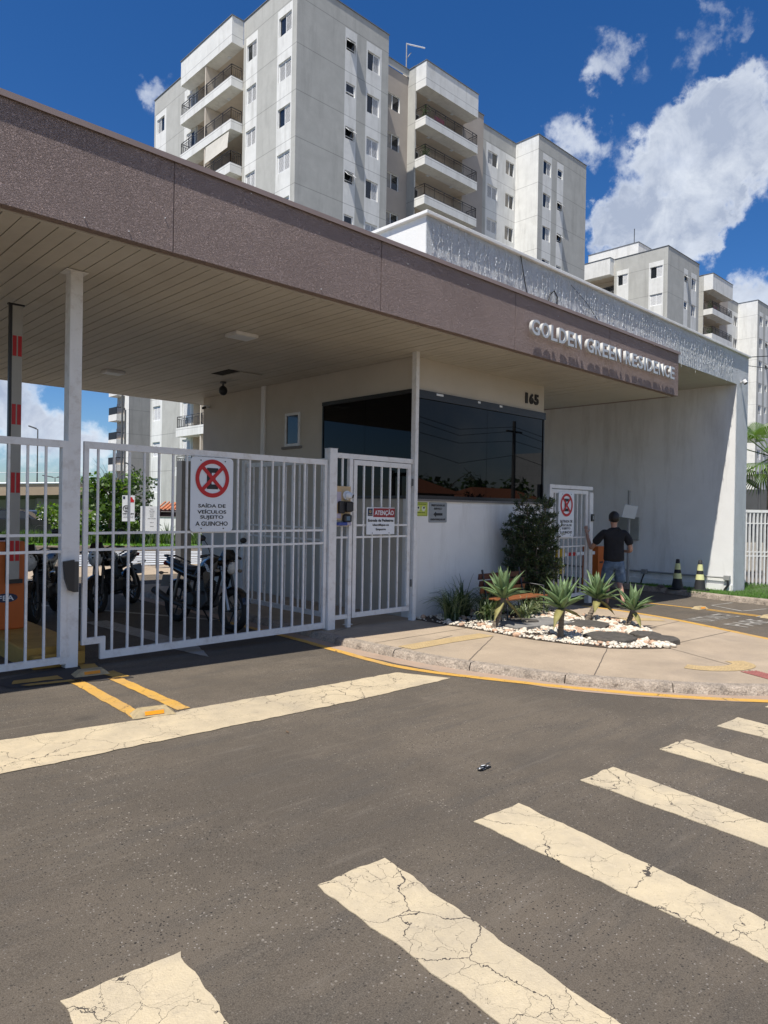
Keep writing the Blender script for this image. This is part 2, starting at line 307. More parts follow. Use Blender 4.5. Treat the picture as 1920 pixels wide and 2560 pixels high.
M['shrub_pale_lit'] = leafmat('pale and sunlit leaf', (.13, .17, .05), (1.8, 2., .8), .45, .35, 6)  # yellowish hedge leaves; on the shrub, sunlight put into the colour
M['liriope'] = leafmat('striped leaf green', (.05, .085, .03), (2, 2, 1), .4, .2, 8)
M['liriope_pale'] = leafmat('striped leaf pale', (.34, .38, .2), (1.5, 1.5, 1), .4, .2, 8)
M['tree_leaf'] = leafmat('broad tree leaf', (.085, .15, .02), (2.4, 2.6, .7), .4, .4, 3)
M['tree_dark'] = leafmat('dark tree leaf', (.05, .085, .025), (2, 2.2, .8), .5, .25, 3)
M['grass'] = leafmat('grass blade', (.085, .19, .022), (2., 2.2, .6), .5, .3, 3)
M['grass_base'] = mat('lawn soil', (.07, .11, .03), .95, var=.35, vs=8, bump=.02, bs=40)
M['palm'] = leafmat('palm frond', (.09, .15, .03), (2, 2.2, .8), .4, .3, 3)
M['wood'] = mat('orange wood slat', (.24, .085, .03), .5, var=.2, vs=16)
M['wood_dark'] = mat('dark red wood', (.06, .018, .014), .5, var=.2, vs=16)
M['skin'] = mat('skin', (.42, .235, .16), .55, var=.05, vs=12)
M['hair'] = mat('black hair', (.012, .009, .008), .5, bump=.006, bs=110)
M['shirt'] = mat('black cotton', (.012, .012, .014), .9, var=.25, vs=9, bump=.03, bs=7)
M['denim'] = mat('washed denim', (.085, .13, .19), .85, var=.45, vs=9, bump=.003, bs=60, stain=((.3, .36, .42), 7, .6))
M['sole'] = mat('dark sandal', (.02, .018, .017), .8)
M['rubber'] = mat('tyre rubber', (.012, .012, .012), .75, bump=.004, bs=90)
M['bike_black'] = mat('black bike paint', (.008, .008, .01), .2, coat=.6)
M['bike_blue'] = mat('dark blue decal', (.012, .028, .07), .35)
M['chrome'] = mat('chrome', (.32, .32, .32), .3, metal=1, var=.05)
M['alloy'] = mat('dull alloy', (.07, .07, .07), .5, metal=.6)
M['lamp_glass'] = mat('headlamp lens', (.5, .5, .47), .12, var=.2, vs=30)
M['indicator'] = mat('smoked indicator', (.2, .17, .13), .2)
M['car_silver'] = mat('silver car paint', (.36, .36, .36), .25, metal=.5, coat=.5)
M['car_black'] = mat('black car paint', (.012, .012, .014), .2, coat=.5)
M['tail_red'] = mat('tail lamp', (.3, .01, .01), .2)
M['tile_roof'] = mat('orange roof tile', (.42, .15, .07), .85, var=.2, vs=7, bump=.02, bs=15)
M['tan_beam'] = mat('tan painted beam', (.42, .32, .22), .8, var=.06)
M['cone_yel'] = mat('pale yellow sleeve', (.62, .62, .3), .55)
M['cone_blk'] = mat('black cone rubber', (.018, .018, .02), .7)
M['conduit'] = mat('grey conduit', (.3, .3, .29), .5)
M['box_grey'] = mat('grey green cabinet', (.3, .31, .28), .6)
M['barrel_yel'] = mat('yellow bollard paint', (.6, .4, .02), .5)
M['house'] = mat('house wall', (.4, .36, .3), .9, var=.1)
M['arm_grey'] = mat('dull aluminium arm', (.36, .35, .32), .5, var=.08)
M['led'] = mat('string light wire', (.5, .52, .52), .4)
M['wire'] = mat('black wire', (.015, .015, .016), .6)
M['bird'] = mat('dove feathers', (.12, .09, .075), .8, var=.3, vs=60)
M['tarp'] = mat('cream blind', (.66, .62, .54), .8, var=.08, vs=3)
M['litter'] = mat('dark litter', (.03, .035, .045), .5)
M['leaf_dry'] = mat('dry leaf', (.16, .1, .055), .8)
M['pink'] = mat('faded red towel', (.36, .1, .12), .9, var=.2, vs=9)
M['ac'] = mat('air conditioner case', (.55, .54, .5), .6)

# ------------------------------------------------------------------ helpers
PV = .085
def gz(x): return .03 - .018*min(max(x, -10), 22)

class MB:
    """collects shapes, links them as ONE mesh object"""
    def __init__(s): s.v = []; s.f = []; s.m = []; s.mats = []; s.sm = []
    def mi(s, m):
        if m not in s.mats: s.mats.append(m)
        return s.mats.index(m)
    def add(s, vs, fs, m, smooth=False):
        o = len(s.v); k = s.mi(m); s.v += [tuple(v) for v in vs]
        for f in fs: s.f.append(tuple(i+o for i in f)); s.m.append(k); s.sm.append(smooth)
        return s
    def box(s, x0, x1, y0, y1, z0, z1, m, T=None, bev=0):
        if bev:
            b = bev; pts = []
            for (zz, i) in ((z0, b), (z0+b, 0), (z1-b, 0), (z1, b)):
                pts += [(x0+i+ (0), y0+i, zz), (x1-i, y0+i, zz), (x1-i, y1-i, zz), (x0+i, y1-i, zz)]
            fs = [(3, 2, 1, 0), (12, 13, 14, 15)]
            for k in range(3):
                for j in range(4): a = k*4+j; c = k*4+(j+1) % 4; fs.append((a, c, c+4, a+4))
        else:
            pts = [(x0, y0, z0), (x1, y0, z0), (x1, y1, z0), (x0, y1, z0), (x0, y0, z1), (x1, y0, z1), (x1, y1, z1), (x0, y1, z1)]
            fs = [(3, 2, 1, 0), (4, 5, 6, 7), (0, 1, 5, 4), (1, 2, 6, 5), (2, 3, 7, 6), (3, 0, 4, 7)]
        if T: pts = [T @ Vector(p) for p in pts]
        return s.add(pts, fs, m)
    def quad(s, a, b, c, d, m): return s.add([a, b, c, d], [(0, 1, 2, 3)], m)
    def tube(s, pts, r, m, n=8, smooth=True, cap=True):
        pts = [Vector(p) for p in pts]; k = len(pts); rs = r if isinstance(r, (list, tuple)) else [r]*k
        vs = []; prev = None
        for i, p in enumerate(pts):
            t = (pts[min(i+1, k-1)]-pts[max(i-1, 0)])
            if t.length < 1e-9: t = Vector((0, 0, 1))
            t.normalize()
            if prev is None:
                a = t.orthogonal().normalized()
            else:
                a = prev - t*prev.dot(t)
                if a.length < 1e-6: a = t.orthogonal()
                a.normalize()
            prev = a; b = t.cross(a)
            for j in range(n):
                an = 2*math.pi*j/n; vs.append(p + (a*math.cos(an)+b*math.sin(an))*rs[i])
        fs = []
        for i in range(k-1):
            for j in range(n): j2 = (j+1) % n; fs.append((i*n+j, i*n+j2, (i+1)*n+j2, (i+1)*n+j))
        s.add(vs, fs, m, smooth)
        if cap: s.add(vs[:n][::-1], [tuple(range(n))], m); s.add(vs[-n:], [tuple(range(n))], m)
        return s
    def cyl(s, c, r, h, m, n=20, r2=None, smooth=True): return s.tube([c, (c[0], c[1], c[2]+h)], [r, r if r2 is None else r2], m, n, smooth)
    def lathe(s, prof, m, n=24, c=(0, 0, 0), axis='z', smooth=True):
        vs = []
        for (r, z) in prof:
            for j in range(n):
                a = 2*math.pi*j/n; p = (r*math.cos(a), r*math.sin(a), z)
                if axis == 'y': p = (p[0], p[2], p[1])
                if axis == 'x': p = (p[2], p[0], p[1])
                vs.append((p[0]+c[0], p[1]+c[1], p[2]+c[2]))
        fs = []
        for i in range(len(prof)-1):
            for j in range(n): j2 = (j+1) % n; fs.append((i*n+j, i*n+j2, (i+1)*n+j2, (i+1)*n+j))
        return s.add(vs, fs, m, smooth)
    def torus(s, c, R_, r, m, n=28, k=10, axis='y', sx=1):
        prof = []
        vs = []
        for i in range(n):
            a = 2*math.pi*i/n
            for j in range(k):
                b = 2*math.pi*j/k; rr = R_+r*math.cos(b); h = r*sx*math.sin(b)
                p = (rr*math.cos(a), h, rr*math.sin(a)) if axis == 'y' else (rr*math.cos(a), rr*math.sin(a), h)
                vs.append((p[0]+c[0], p[1]+c[1], p[2]+c[2]))
        fs = [(i*k+j, ((i+1) % n)*k+j, ((i+1) % n)*k+(j+1) % k, i*k+(j+1) % k) for i in range(n) for j in range(k)]
        return s.add(vs, fs, m, True)
    def ball(s, c, r, m, n=12, k=8, sc=(1, 1, 1)):
        vs = [(c[0], c[1], c[2]+r*sc[2])]
        for i in range(1, k):
            t = math.pi*i/k
            for j in range(n): a = 2*math.pi*j/n; vs.append((c[0]+r*sc[0]*math.sin(t)*math.cos(a), c[1]+r*sc[1]*math.sin(t)*math.sin(a), c[2]+r*sc[2]*math.cos(t)))
        vs.append((c[0], c[1], c[2]-r*sc[2])); fs = [(0, 1+j, 1+(j+1) % n) for j in range(n)]
        for i in range(k-2):
            for j in range(n): a = 1+i*n+j; b = 1+i*n+(j+1) % n; fs.append((a, a+n, b+n, b))
        l = len(vs)-1; fs += [(l, l-n+(j+1) % n, l-n+j) for j in range(n)]
        return s.add(vs, fs, m, True)
    def prism(s, poly, lo, hi, m, ax='z', T=None, bottom=True):
        """poly 2D extruded along ax; z: (x,y), y: (x,z), x: (y,z)"""
        def P(p, h): return {'z': (p[0], p[1], h), 'y': (p[0], h, p[1]), 'x': (h, p[0], p[1])}[ax]
        n = len(poly); vs = [P(p, lo) for p in poly]+[P(p, hi) for p in poly]
        if T: vs = [T @ Vector(v) for v in vs]
        fs = [tuple(range(n, 2*n))]+([tuple(reversed(range(n)))] if bottom else [])+[(i, (i+1) % n, (i+1) % n+n, i+n) for i in range(n)]
        return s.add(vs, fs, m)
    def mesh(s, name):
        me = bpy.data.meshes.new(name); me.from_pydata(s.v, [], s.f)
        for m in s.mats: me.materials.append(M[m])
        me.polygons.foreach_set('material_index', s.m); me.polygons.foreach_set('use_smooth', s.sm); me.update()
        return me
    def build(s, name, parent=None, loc=(0, 0, 0), rot=(0, 0, 0), fix=True):
        me = s.mesh(name)
        if fix:
            b = bmesh.new(); b.from_mesh(me); bmesh.ops.recalc_face_normals(b, faces=b.faces); b.to_mesh(me); b.free()
        return link(name, me, parent, loc, rot)
def link(name, me, parent=None, loc=(0, 0, 0), rot=(0, 0, 0)):
    o = bpy.data.objects.new(name, me); COL.objects.link(o); o.location = loc; o.rotation_euler = rot
    if parent: o.parent = parent
    return o
def empty(name, loc=(0, 0, 0), rz=0): return link(name, None, None, loc, (0, 0, rz))
def tag(o, label=None, cat=None, group=None, kind=None):
    if label: o['label'] = label
    if cat: o['category'] = cat
    if group: o['group'] = group
    if kind: o['kind'] = kind
    return o
def kids(o): return [c for c in bpy.data.objects if c.parent == o]
def copy_tree(o, parent=None):
    c = o.copy(); COL.objects.link(c); c.parent = parent
    for ch in list(o.children): copy_tree(ch, c)
    return c

_glyph = {}
def text_mesh(txt, size, depth, matn, bold=0, w=None, h=None, align='CENTER', space=1):
    """lettering in the XZ plane facing -Y; w,h force the extents"""
    cu = bpy.data.curves.new('t', 'FONT'); cu.body = txt; cu.size = size; cu.extrude = depth/2; cu.offset = bold; cu.align_x = align; cu.space_character = space
    cu.resolution_u = 3
    o = bpy.data.objects.new('t', cu); COL.objects.link(o)
    bpy.context.view_layer.update()
    me = bpy.data.meshes.new_from_object(o.evaluated_get(bpy.context.evaluated_depsgraph_get()))
    bpy.data.objects.remove(o); bpy.data.curves.remove(cu)
    xs = [v.co.x for v in me.vertices]; ys = [v.co.y for v in me.vertices]
    x0, x1, y0, y1 = min(xs), max(xs), min(ys), max(ys)
    sx = (w/(x1-x0)) if w else 1; sy = (h/(y1-y0)) if h else (sx if w else 1)
    cx = (x0+x1)/2 if align == 'CENTER' else x0
    for v in me.vertices: v.co = Vector(((v.co.x-cx)*sx, v.co.z, (v.co.y-y0)*sy))
    me.materials.clear(); me.materials.append(M[matn]); me.update()
    me.name = 'lettering'
    return me

# ================================================================== GROUND
def strip_poly(pts, jit=.004, step=.05, seed=0):
    """densify a closed outline and roughen it"""
    rnd = random.Random(seed); out = []
    for i in range(len(pts)):
        a = Vector(pts[i]).to_2d(); b = Vector(pts[(i+1) % len(pts)]).to_2d(); n = max(1, int((b-a).length/step))
        nrm = Vector((-(b-a).y, (b-a).x)).normalized()
        for k in range(n):
            p = a.lerp(b, k/n); p += nrm*(mnoise.noise(Vector((p.x*7, p.y*7, seed)))*jit*2 + rnd.uniform(-jit, jit)*.6)
            out.append((p.x, p.y))
    return out
def sheet(pts, off, m, thick=.0):
    """flat sheet following the ground slope, off above it"""
    mb = MB(); top = [(x, y, gz(x)+off) for x, y in pts]
    mb.add(top, [tuple(range(len(pts)))], m)
    if thick:
        n = len(pts); bot = [(x, y, gz(x)+off-thick) for x, y in pts]
        mb.add(top+bot, [(i, (i+1) % n, n+(i+1) % n, n+i) for i in range(n)], m)
    me = mb.mesh('s'); b = bmesh.new(); b.from_mesh(me)
    if len(pts) > 4: bmesh.ops.triangulate(b, faces=[f for f in b.faces if len(f.verts) > 4])
    b.normal_update()
    for f in b.faces:
        if abs(f.normal.z) > .5 and f.normal.z < 0: f.normal_flip()
    b.to_mesh(me); b.free(); return me
def ground_sheet(name, pts, off, m, kind='structure', thick=0, parent=None, jit=0, label=None, cat=None, step=.05):
    if jit: pts = strip_poly(pts, jit, step, len(name)+int(abs(pts[0][0])*10))
    me = sheet(pts, off, m, thick); me.name = name; o = link(name, me, parent)
    if parent is None: tag(o, label, cat, None, kind)
    return o
g = MB(); xs = [-400, -60, -10, 0, 5, 10, 15, 22, 60, 150, 700]; ys = [-500, -60, -10, 0, 5, 10, 20, 60, 150, 700]
for i in range(len(xs)-1):
    for j in range(len(ys)-1):
        g.quad(*[(x, y, gz(x)) for x, y in ((xs[i], ys[j]), (xs[i+1], ys[j]), (xs[i+1], ys[j+1]), (xs[i], ys[j+1]))], 'asphalt')
tag(g.build('ground', fix=False), 'grey asphalt road and yard surface', None, None, 'structure')

# crosswalk stripes
cw = empty('crosswalk'); tag(cw, 'worn cream zebra crossing painted on the asphalt', None, None, 'structure')
for i, (x0, x1, y) in enumerate([(-.2, .2, 2.5), (.87, 1.30, 2.44), (1.985, 2.395, 2.46), (3.06, 3.46, 2.42), (4.085, 4.48, 2.365), (5.11, 5.51, 2.31), (6.09, 6.52, 2.267), (7.12, 7.52, 2.22)]):
    L_ = 3.6; sl_ = -.10
    if i == 0: continue
    pts = [(x0, y), (x0+sl_*1.2*L_/L_*.9, y-1.5), (x0+sl_*L_, y-L_), (x1+sl_*L_*1.3, y-L_), (x1-.22, y-1.5), (x1, y-.02)]
    o = link('stripe', sheet(strip_poly(pts, .007, .035, i), .005, 'cream_paint', .004), cw)
# stop line
ground_sheet('stop_line', [(-3, 5.62), (1.5, 5.455), (2.46, 5.33), (2.885, 5.36), (5.34, 5.31), (5.62, 4.78), (4.2, 4.72), (1.32, 4.77), (-3, 4.92)], .005, 'line_paint', jit=.008, label='wide cream stop line across the driveway', step=.04)
# double yellow lines between the road studs
for k, (a, b) in enumerate([((2.50, 7.0), (2.46, 5.38)), ((2.84, 6.85), (2.84, 5.40))]):
    ground_sheet('lane_line', [a, (a[0]+.125, a[1]-.03), (b[0]+.12, b[1]), b], .005, 'yellow_paint', jit=.006, label='short yellow lane line %s of the pair before the gate' % ('left' if k == 0 else 'right'))
# checker painted apron under the post
ap = [(1.9, 7.33), (2.0, 6.96), (3.05, 6.72), (2.95, 7.2), (3.05, 7.62), (2.4, 7.5)]
ground_sheet('painted_apron', ap, .005, 'dark_paint', jit=.01, label='black and ochre painted apron at the gate post')
for k, q in enumerate([[(2.05, 7.1), (2.5, 7.05), (2.5, 7.22), (2.1, 7.24)], [(2.83, 7.62), (3.0, 7.55), (2.93, 7.2), (2.78, 7.3)], [(2.85, 7.05), (3.02, 7.12), (3.04, 6.78), (2.9, 6.83)], [(2.1, 7.02), (2.55, 6.98), (2.55, 6.9), (2.15, 6.95)]]):
    ground_sheet('painted_patch', q, .009, 'yellow_block', jit=.01, label='ochre painted patch %d of the apron under the gate post' % (k+1))
# yellow kerb line
yl = [(5.70, 9.5), (5.68, 7.6), (5.62, 6.84), (5.56, 5.9), (5.58, 5.43), (5.76, 4.86), (6.26, 3.82), (6.75, 3.02), (7.42, 2.22), (8.2, 1.5)]
def offset_line(pts, d):
    out = []
    for i, p in enumerate(pts):
        a = Vector(pts[max(i-1, 0)]); b = Vector(pts[min(i+1, len(pts)-1)]); t = (b-a).normalized(); out.append((p[0]-t.y*d, p[1]+t.x*d))
    return out
def smooth_line(pts, n=6):
    out = []
    for i in range(len(pts)-1):
        p0, p1, p2, p3 = [Vector(pts[min(max(i+k, 0), len(pts)-1)]) for k in (-1, 0, 1, 2)]
        for s in range(n):
            t = s/n; out.append(tuple(.5*((2*p1)+(p2-p0)*t+(2*p0-5*p1+4*p2-p3)*t*t+(3*p1-p0-3*p2+p3)*t**3)))
    return out+[tuple(pts[-1])]
yl = smooth_line(yl)
ground_sheet('yellow_kerb_line', offset_line(yl, .055)+offset_line(yl, -.055)[::-1], .005, 'yellow_paint', jit=.005, label='thin yellow line curving round the pavement corner', step=.06)
# pavement island: kerb outline
kt = smooth_line([(6.05, 14.3), (6.0, 9.0), (5.95, 7.6), (5.88, 6.6), (5.98, 5.3), (6.25, 4.35), (6.5, 3.66), (7.05, 2.9), (7.7, 2.3), (8.6, 1.75)])
gut = offset_line(kt, -.30)
gp = [g_ for g_ in offset_line(kt, -.02)]
ground_sheet('gutter', offset_line(kt, -.26)+offset_line(kt, -.0)[::-1], .004, 'gutter', jit=.01, label='pale concrete gutter strip along the kerb', step=.08)
inner = offset_line(kt, .14)
right = [(10.4, 2.2), (10.94, 3.5), (11.3, 4.24), (11.75, 5.24), (11.95, 6.2), (12.0, 7.0), (11.9, 7.72)]
PAVE = inner + right + [(8.0, 7.72), (8.0, 14.3)]
pv = MB(); 
me = sheet(PAVE, PV, 'pavement', .12); me.name = 'pavement'; pave = tag(link('pavement', me), 'beige concrete pavement round the gatehouse', None, None, 'structure')
# kerb stones, each its own piece
def kerb_run(pts, parent, w, off_top, m, n_seg, seed=0):
    rnd = random.Random(seed)
    L_ = [0]
    for i in range(1, len(pts)): L_.append(L_[-1]+(Vector(pts[i])-Vector(pts[i-1])).length)
    def at(s):
        s = min(max(s, 0), L_[-1]-1e-6)
        for i in range(1, len(pts)):
            if L_[i] >= s: t = (s-L_[i-1])/(L_[i]-L_[i-1]+1e-9); return Vector(pts[i-1]).lerp(Vector(pts[i]), t), (Vector(pts[i])-Vector(pts[i-1])).normalized()
    k = max(1, int(L_[-1]/n_seg))
    for i in range(k):
        s0 = L_[-1]*i/k+.006; s1 = L_[-1]*(i+1)/k-.006; mb = MB(); vs = []; nn = 30
        dz = rnd.uniform(-.004, .006)
        for j in range(nn+1):
            p, t = at(s0+(s1-s0)*j/nn); nr = Vector((-t.y, t.x))
            e = mnoise.noise(Vector((p.x*9, p.y*9, seed)))*.022; e2 = mnoise.noise(Vector((p.x*30, p.y*30, seed)))*.016
            for (d, z) in ((-.028+e2, 0), (-.012+e, off_top*.55), (.0+e, off_top-.018), (.02+e, off_top+.003), (w, off_top+.003), (w, 0)):
                q = p+nr*d; vs.append((q.x, q.y, gz(q.x)+z+dz*(z > .02)))
        fs = []
        for j in range(nn):
            for c in range(5): fs.append((j*6+c, j*6+c+1, (j+1)*6+c+1, (j+1)*6+c))
        fs += [tuple(range(6)), tuple(range(nn*6+5, nn*6-1, -1))]
        mb.add(vs, fs, m); mb.build('kerb_stone', parent)
kr = empty('pavement_kerb'); tag(kr, 'rough concrete kerb curving round the pavement', None, None, 'structure')
kerb_run(kt, kr, .14, PV, 'kerb', 1.0, 3)
# joints in the pavement: thin recessed-looking grooves as dark sheets in narrow gaps
M['groove'] = mat('pavement joint', (.11, .09, .07), .95)
def groove(a, b, w=.010, parent=pave, off=.0885):
    a, b = Vector(a), Vector(b); t = (b-a).normalized(); n = Vector((-t.y, t.x))*w/2; pts = []
    k = max(2, int((b-a).length/.12)); l, r = [], []
    for i in range(k+1):
        p = a.lerp(b, i/k)+Vector((mnoise.noise(Vector((i*.7, a.x, 1)))*.008, mnoise.noise(Vector((i*.7, a.y, 5)))*.008)); l.append(tuple(p+n)); r.append(tuple(p-n))
    me = sheet(l+r[::-1], off, 'groove'); me.name = 'joint'; link('joint', me, parent)
for a, b in [((7.67, 5.8), (6.15, 4.98)), ((8.3, 4.45), (6.66, 3.72)), ((8.95, 3.95), (8.1, 2.3)), ((9.25, 4.05), (11.2, 4.0)), ((7.95, 6.5), (6.05, 6.4)), ((7.0, 7.7), (6.1, 7.3)), ((10.2, 4.9), (11.6, 4.95)), ((7.3, 6.2), (6.05, 5.95))]: groove(a, b)
# tactile paving: tiles with bumps
def tactile(path, w, m, nm, label):
    p = smooth_line(path, 4); mb = MB(); a = offset_line(p, w/2); b = offset_line(p, -w/2)
    me = sheet(a+b[::-1], .0895, m); me.name = nm; o = link(nm, me, pave)
    st = MB(); tot = 0
    for i in range(len(p)-1):
        A, B = Vector(p[i]), Vector(p[i+1]); n = int((B-A).length/.05)+1
        t = (B-A).normalized(); nr = Vector((-t.y, t.x))
        for k in range(n):
            for j in range(-int(w/.1), int(w/.1)+1):
                q = A.lerp(B, k/n)+nr*j*.05
                z = gz(q.x)+.0897; r = .012
                st.add([(q.x-r, q.y-r, z), (q.x+r, q.y-r, z), (q.x+r, q.y+r, z), (q.x-r, q.y+r, z), (q.x, q.y, z+.006)], [(0, 1, 4), (1, 2, 4), (2, 3, 4), (3, 0, 4)], m)
    tag(st.build('tactile_bumps', pave), kind='stuff')
tactile([(6.12, 5.93), (6.9, 5.97), (7.75, 5.96)], .26, 'tactile', 'tactile_strip', '')
tactile([(7.95, 3.30), (8.02, 3.12), (8.3, 2.93), (8.62, 2.92), (8.75, 3.08)], .25, 'tactile', 'tactile_strip', '')
tactile([(8.27, 2.75), (8.1, 2.4), (7.95, 2.15)], .22, 'red_tactile', 'tactile_strip', '')
tactile([(10.3, 5.9), (11.0, 5.6), (11.5, 5.2)], .3, 'tactile', 'tactile_strip', '')
# flush kerb right of the pavement
rk = smooth_line(right[:-1], 4)
ground_sheet('flush_kerb', offset_line(rk, .0)+offset_line(rk, -.13)[::-1], PV+.001, 'yellow_paint', thick=.12, jit=.004, label='yellow painted flush kerb at the visitor driveway')
# far kerb and verge
vk = smooth_line([(17.35, 16), (17.1, 8.6), (16.95, 7.4), (16.75, 6.6), (16.6, 6.0), (16.55, 5.3), (16.45, 4.6), (16.6, 2.0), (16.9, -3)])
vr = empty('verge_kerb'); tag(vr, 'weathered concrete kerb before the grass verge', None, None, 'structure')
kerb_run(offset_line(vk, 0), vr, .14, .12, 'kerb', 1.1, 9) if False else None
_vk = vk[::-1]
kerb_run(_vk, vr, -.0+.14, .12, 'kerb', 1.1, 9) if False else None
kerb_run([(p[0], p[1]) for p in vk], vr, .14, .12, 'kerb', 1.1, 9)
ground_sheet('verge', offset_line(vk, .12)+[(60, -3), (60, 5.4), (18.02, 6.3), (18.02, 16)], .11, 'grass_base', thick=.1, label='grass verge beside the driveway')

# road markings on the visitor driveway and studs
def txt_road(txt, x, y, w, h, rz):
    me = text_mesh(txt, .5, .0, 'old_white', .008, w, h)
    for v in me.vertices: v.co = Vector((v.co.x, v.co.z, 0))
    me.name = 'road_lettering'; o = link('road_lettering', me, None, (x, y, gz(x)+.006), (0, math.atan(.018), rz))
    tag(o, 'faded white lettering %s painted on the driveway' % ('nearer the verge' if x > 13.4 else 'nearer the gatehouse'), None, None, 'structure')
txt_road('VISITANTE', 13.2, 4.82, 1.5, .42, R(-2)); txt_road('PARE', 13.1, 4.18, 1.2, .4, R(-2))
txt_road('TAG', 14.6, 4.2, .9, .4, R(-2))
ground_sheet('driveway_line', [(14.45, 9.5), (14.58, 9.5), (14.47, 5.7), (14.36, 5.7)], .005, 'yellow_paint', jit=.004, label='yellow driveway line running under the canopy')
ground_sheet('driveway_line', [(14.36, 5.6), (14.44, 5.62), (14.3, 4.5), (14.2, 4.5)], .005, 'yellow_paint', jit=.004, label='left one of two thin yellow lines between road studs')
ground_sheet('driveway_line', [(14.5, 5.62), (14.58, 5.6), (14.44, 4.5), (14.36, 4.5)], .005, 'yellow_paint', jit=.004, label='right one of two thin yellow lines between road studs')
for i, q in enumerate([[(15.3, 5.88), (15.36, 5.84), (16.3, 5.76), (16.28, 5.82)], [(14.8, 5.12), (14.84, 5.06), (15.8, 4.9), (15.78, 4.96)], [(15.28, 5.85), (15.35, 5.85), (14.88, 5.05), (14.8, 5.08)]]):
    ground_sheet('driveway_joint', q, .005, 'old_white', jit=.004, label='faded joint line %d on the driveway asphalt' % (i+1))
def stud():
    e = empty('road_stud'); mb = MB()
    w, d, h = .17, .085, .05
    vs = []
    for (i, z) in ((0, 0), (.012, .012), (.045, h)):
        vs += [(-w+i*1.3, -d+i*.75, z), (w-i*1.3, -d+i*.75, z), (w-i*1.3, d-i*.75, z), (-w+i*1.3, d-i*.75, z)]
    mb.add(vs, [(8, 9, 10, 11)]+[(k*4+j, k*4+(j+1) % 4, k*4+4+(j+1) % 4, k*4+4+j) for k in range(2) for j in range(4)], 'cats_eye')
    mb.build('stud_body', e)
    r = MB(); r.add([(-.075, -.0785, .016), (.075, -.0785, .016), (.075, -.060, .042), (-.075, -.060, .042)], [(0, 1, 2, 3)], 'amber')
    r.add([(-.075, -.074, .012), (.075, -.074, .012), (.075, -.055, .042), (-.075, -.055, .042)], [(0, 1, 2, 3)], 'amber'); r.build('reflector', e)
    return e
s0 = stud()
for i, (x, y, rz, lb) in enumerate([(2.63, 5.42, -14, 'beige road stud with amber reflector on the cream stop line'), (2.78, 7.1, -8, 'beige road stud with amber reflector at the foot of the gate post'), (14.42, 5.74, -10, 'yellowed road stud on the driveway at the canopy shadow tip'), (14.28, 4.42, -10, 'yellowed road stud at the near end of the driveway lines')]):
    e = s0 if i == 0 else copy_tree(s0); e.location = (x, y, gz(x)+.006); e.rotation_euler = (0, 0, R(rz)); tag(e, lb, 'road stud', 'road studs with amber reflectors')
# litter and a dry leaf
lt = MB()
for i in range(26):
    a = random.uniform(0, 6.28); r = random.uniform(0, .05); s = random.uniform(.008, .026); c = (math.cos(a)*r*1.2, math.sin(a)*r*.6, random.uniform(.004, .02))
    lt.add([(c[0]-s, c[1], c[2]), (c[0], c[1]-s*.6, c[2]+.01), (c[0]+s, c[1], c[2]+random.uniform(-.004, .012)), (c[0], c[1]+s*.7, c[2])], [(0, 1, 2, 3)], 'litter' if i % 3 else 'sign_white')
tag(lt.build('litter', None, (3.76, 2.89, gz(3.76)+.003)), 'crushed dark litter lying on the open asphalt', 'litter')
for (x, y, rz, lb) in [(.62, 3.05, 20, 'dry brown leaf on the asphalt at the left edge'), (3.2, 4.35, 70, 'dry brown leaf on the asphalt below the stop line')]:
    lf = MB(); lf.add([(-.03, 0, .004), (0, .01, .012), (.035, 0, .006), (0, -.011, .006)], [(0, 1, 3), (1, 2, 3)], 'leaf_dry')
    tag(lf.build('dry_leaf', None, (x, y, gz(x)+.002), (0, 0, R(rz))), lb, 'leaf')

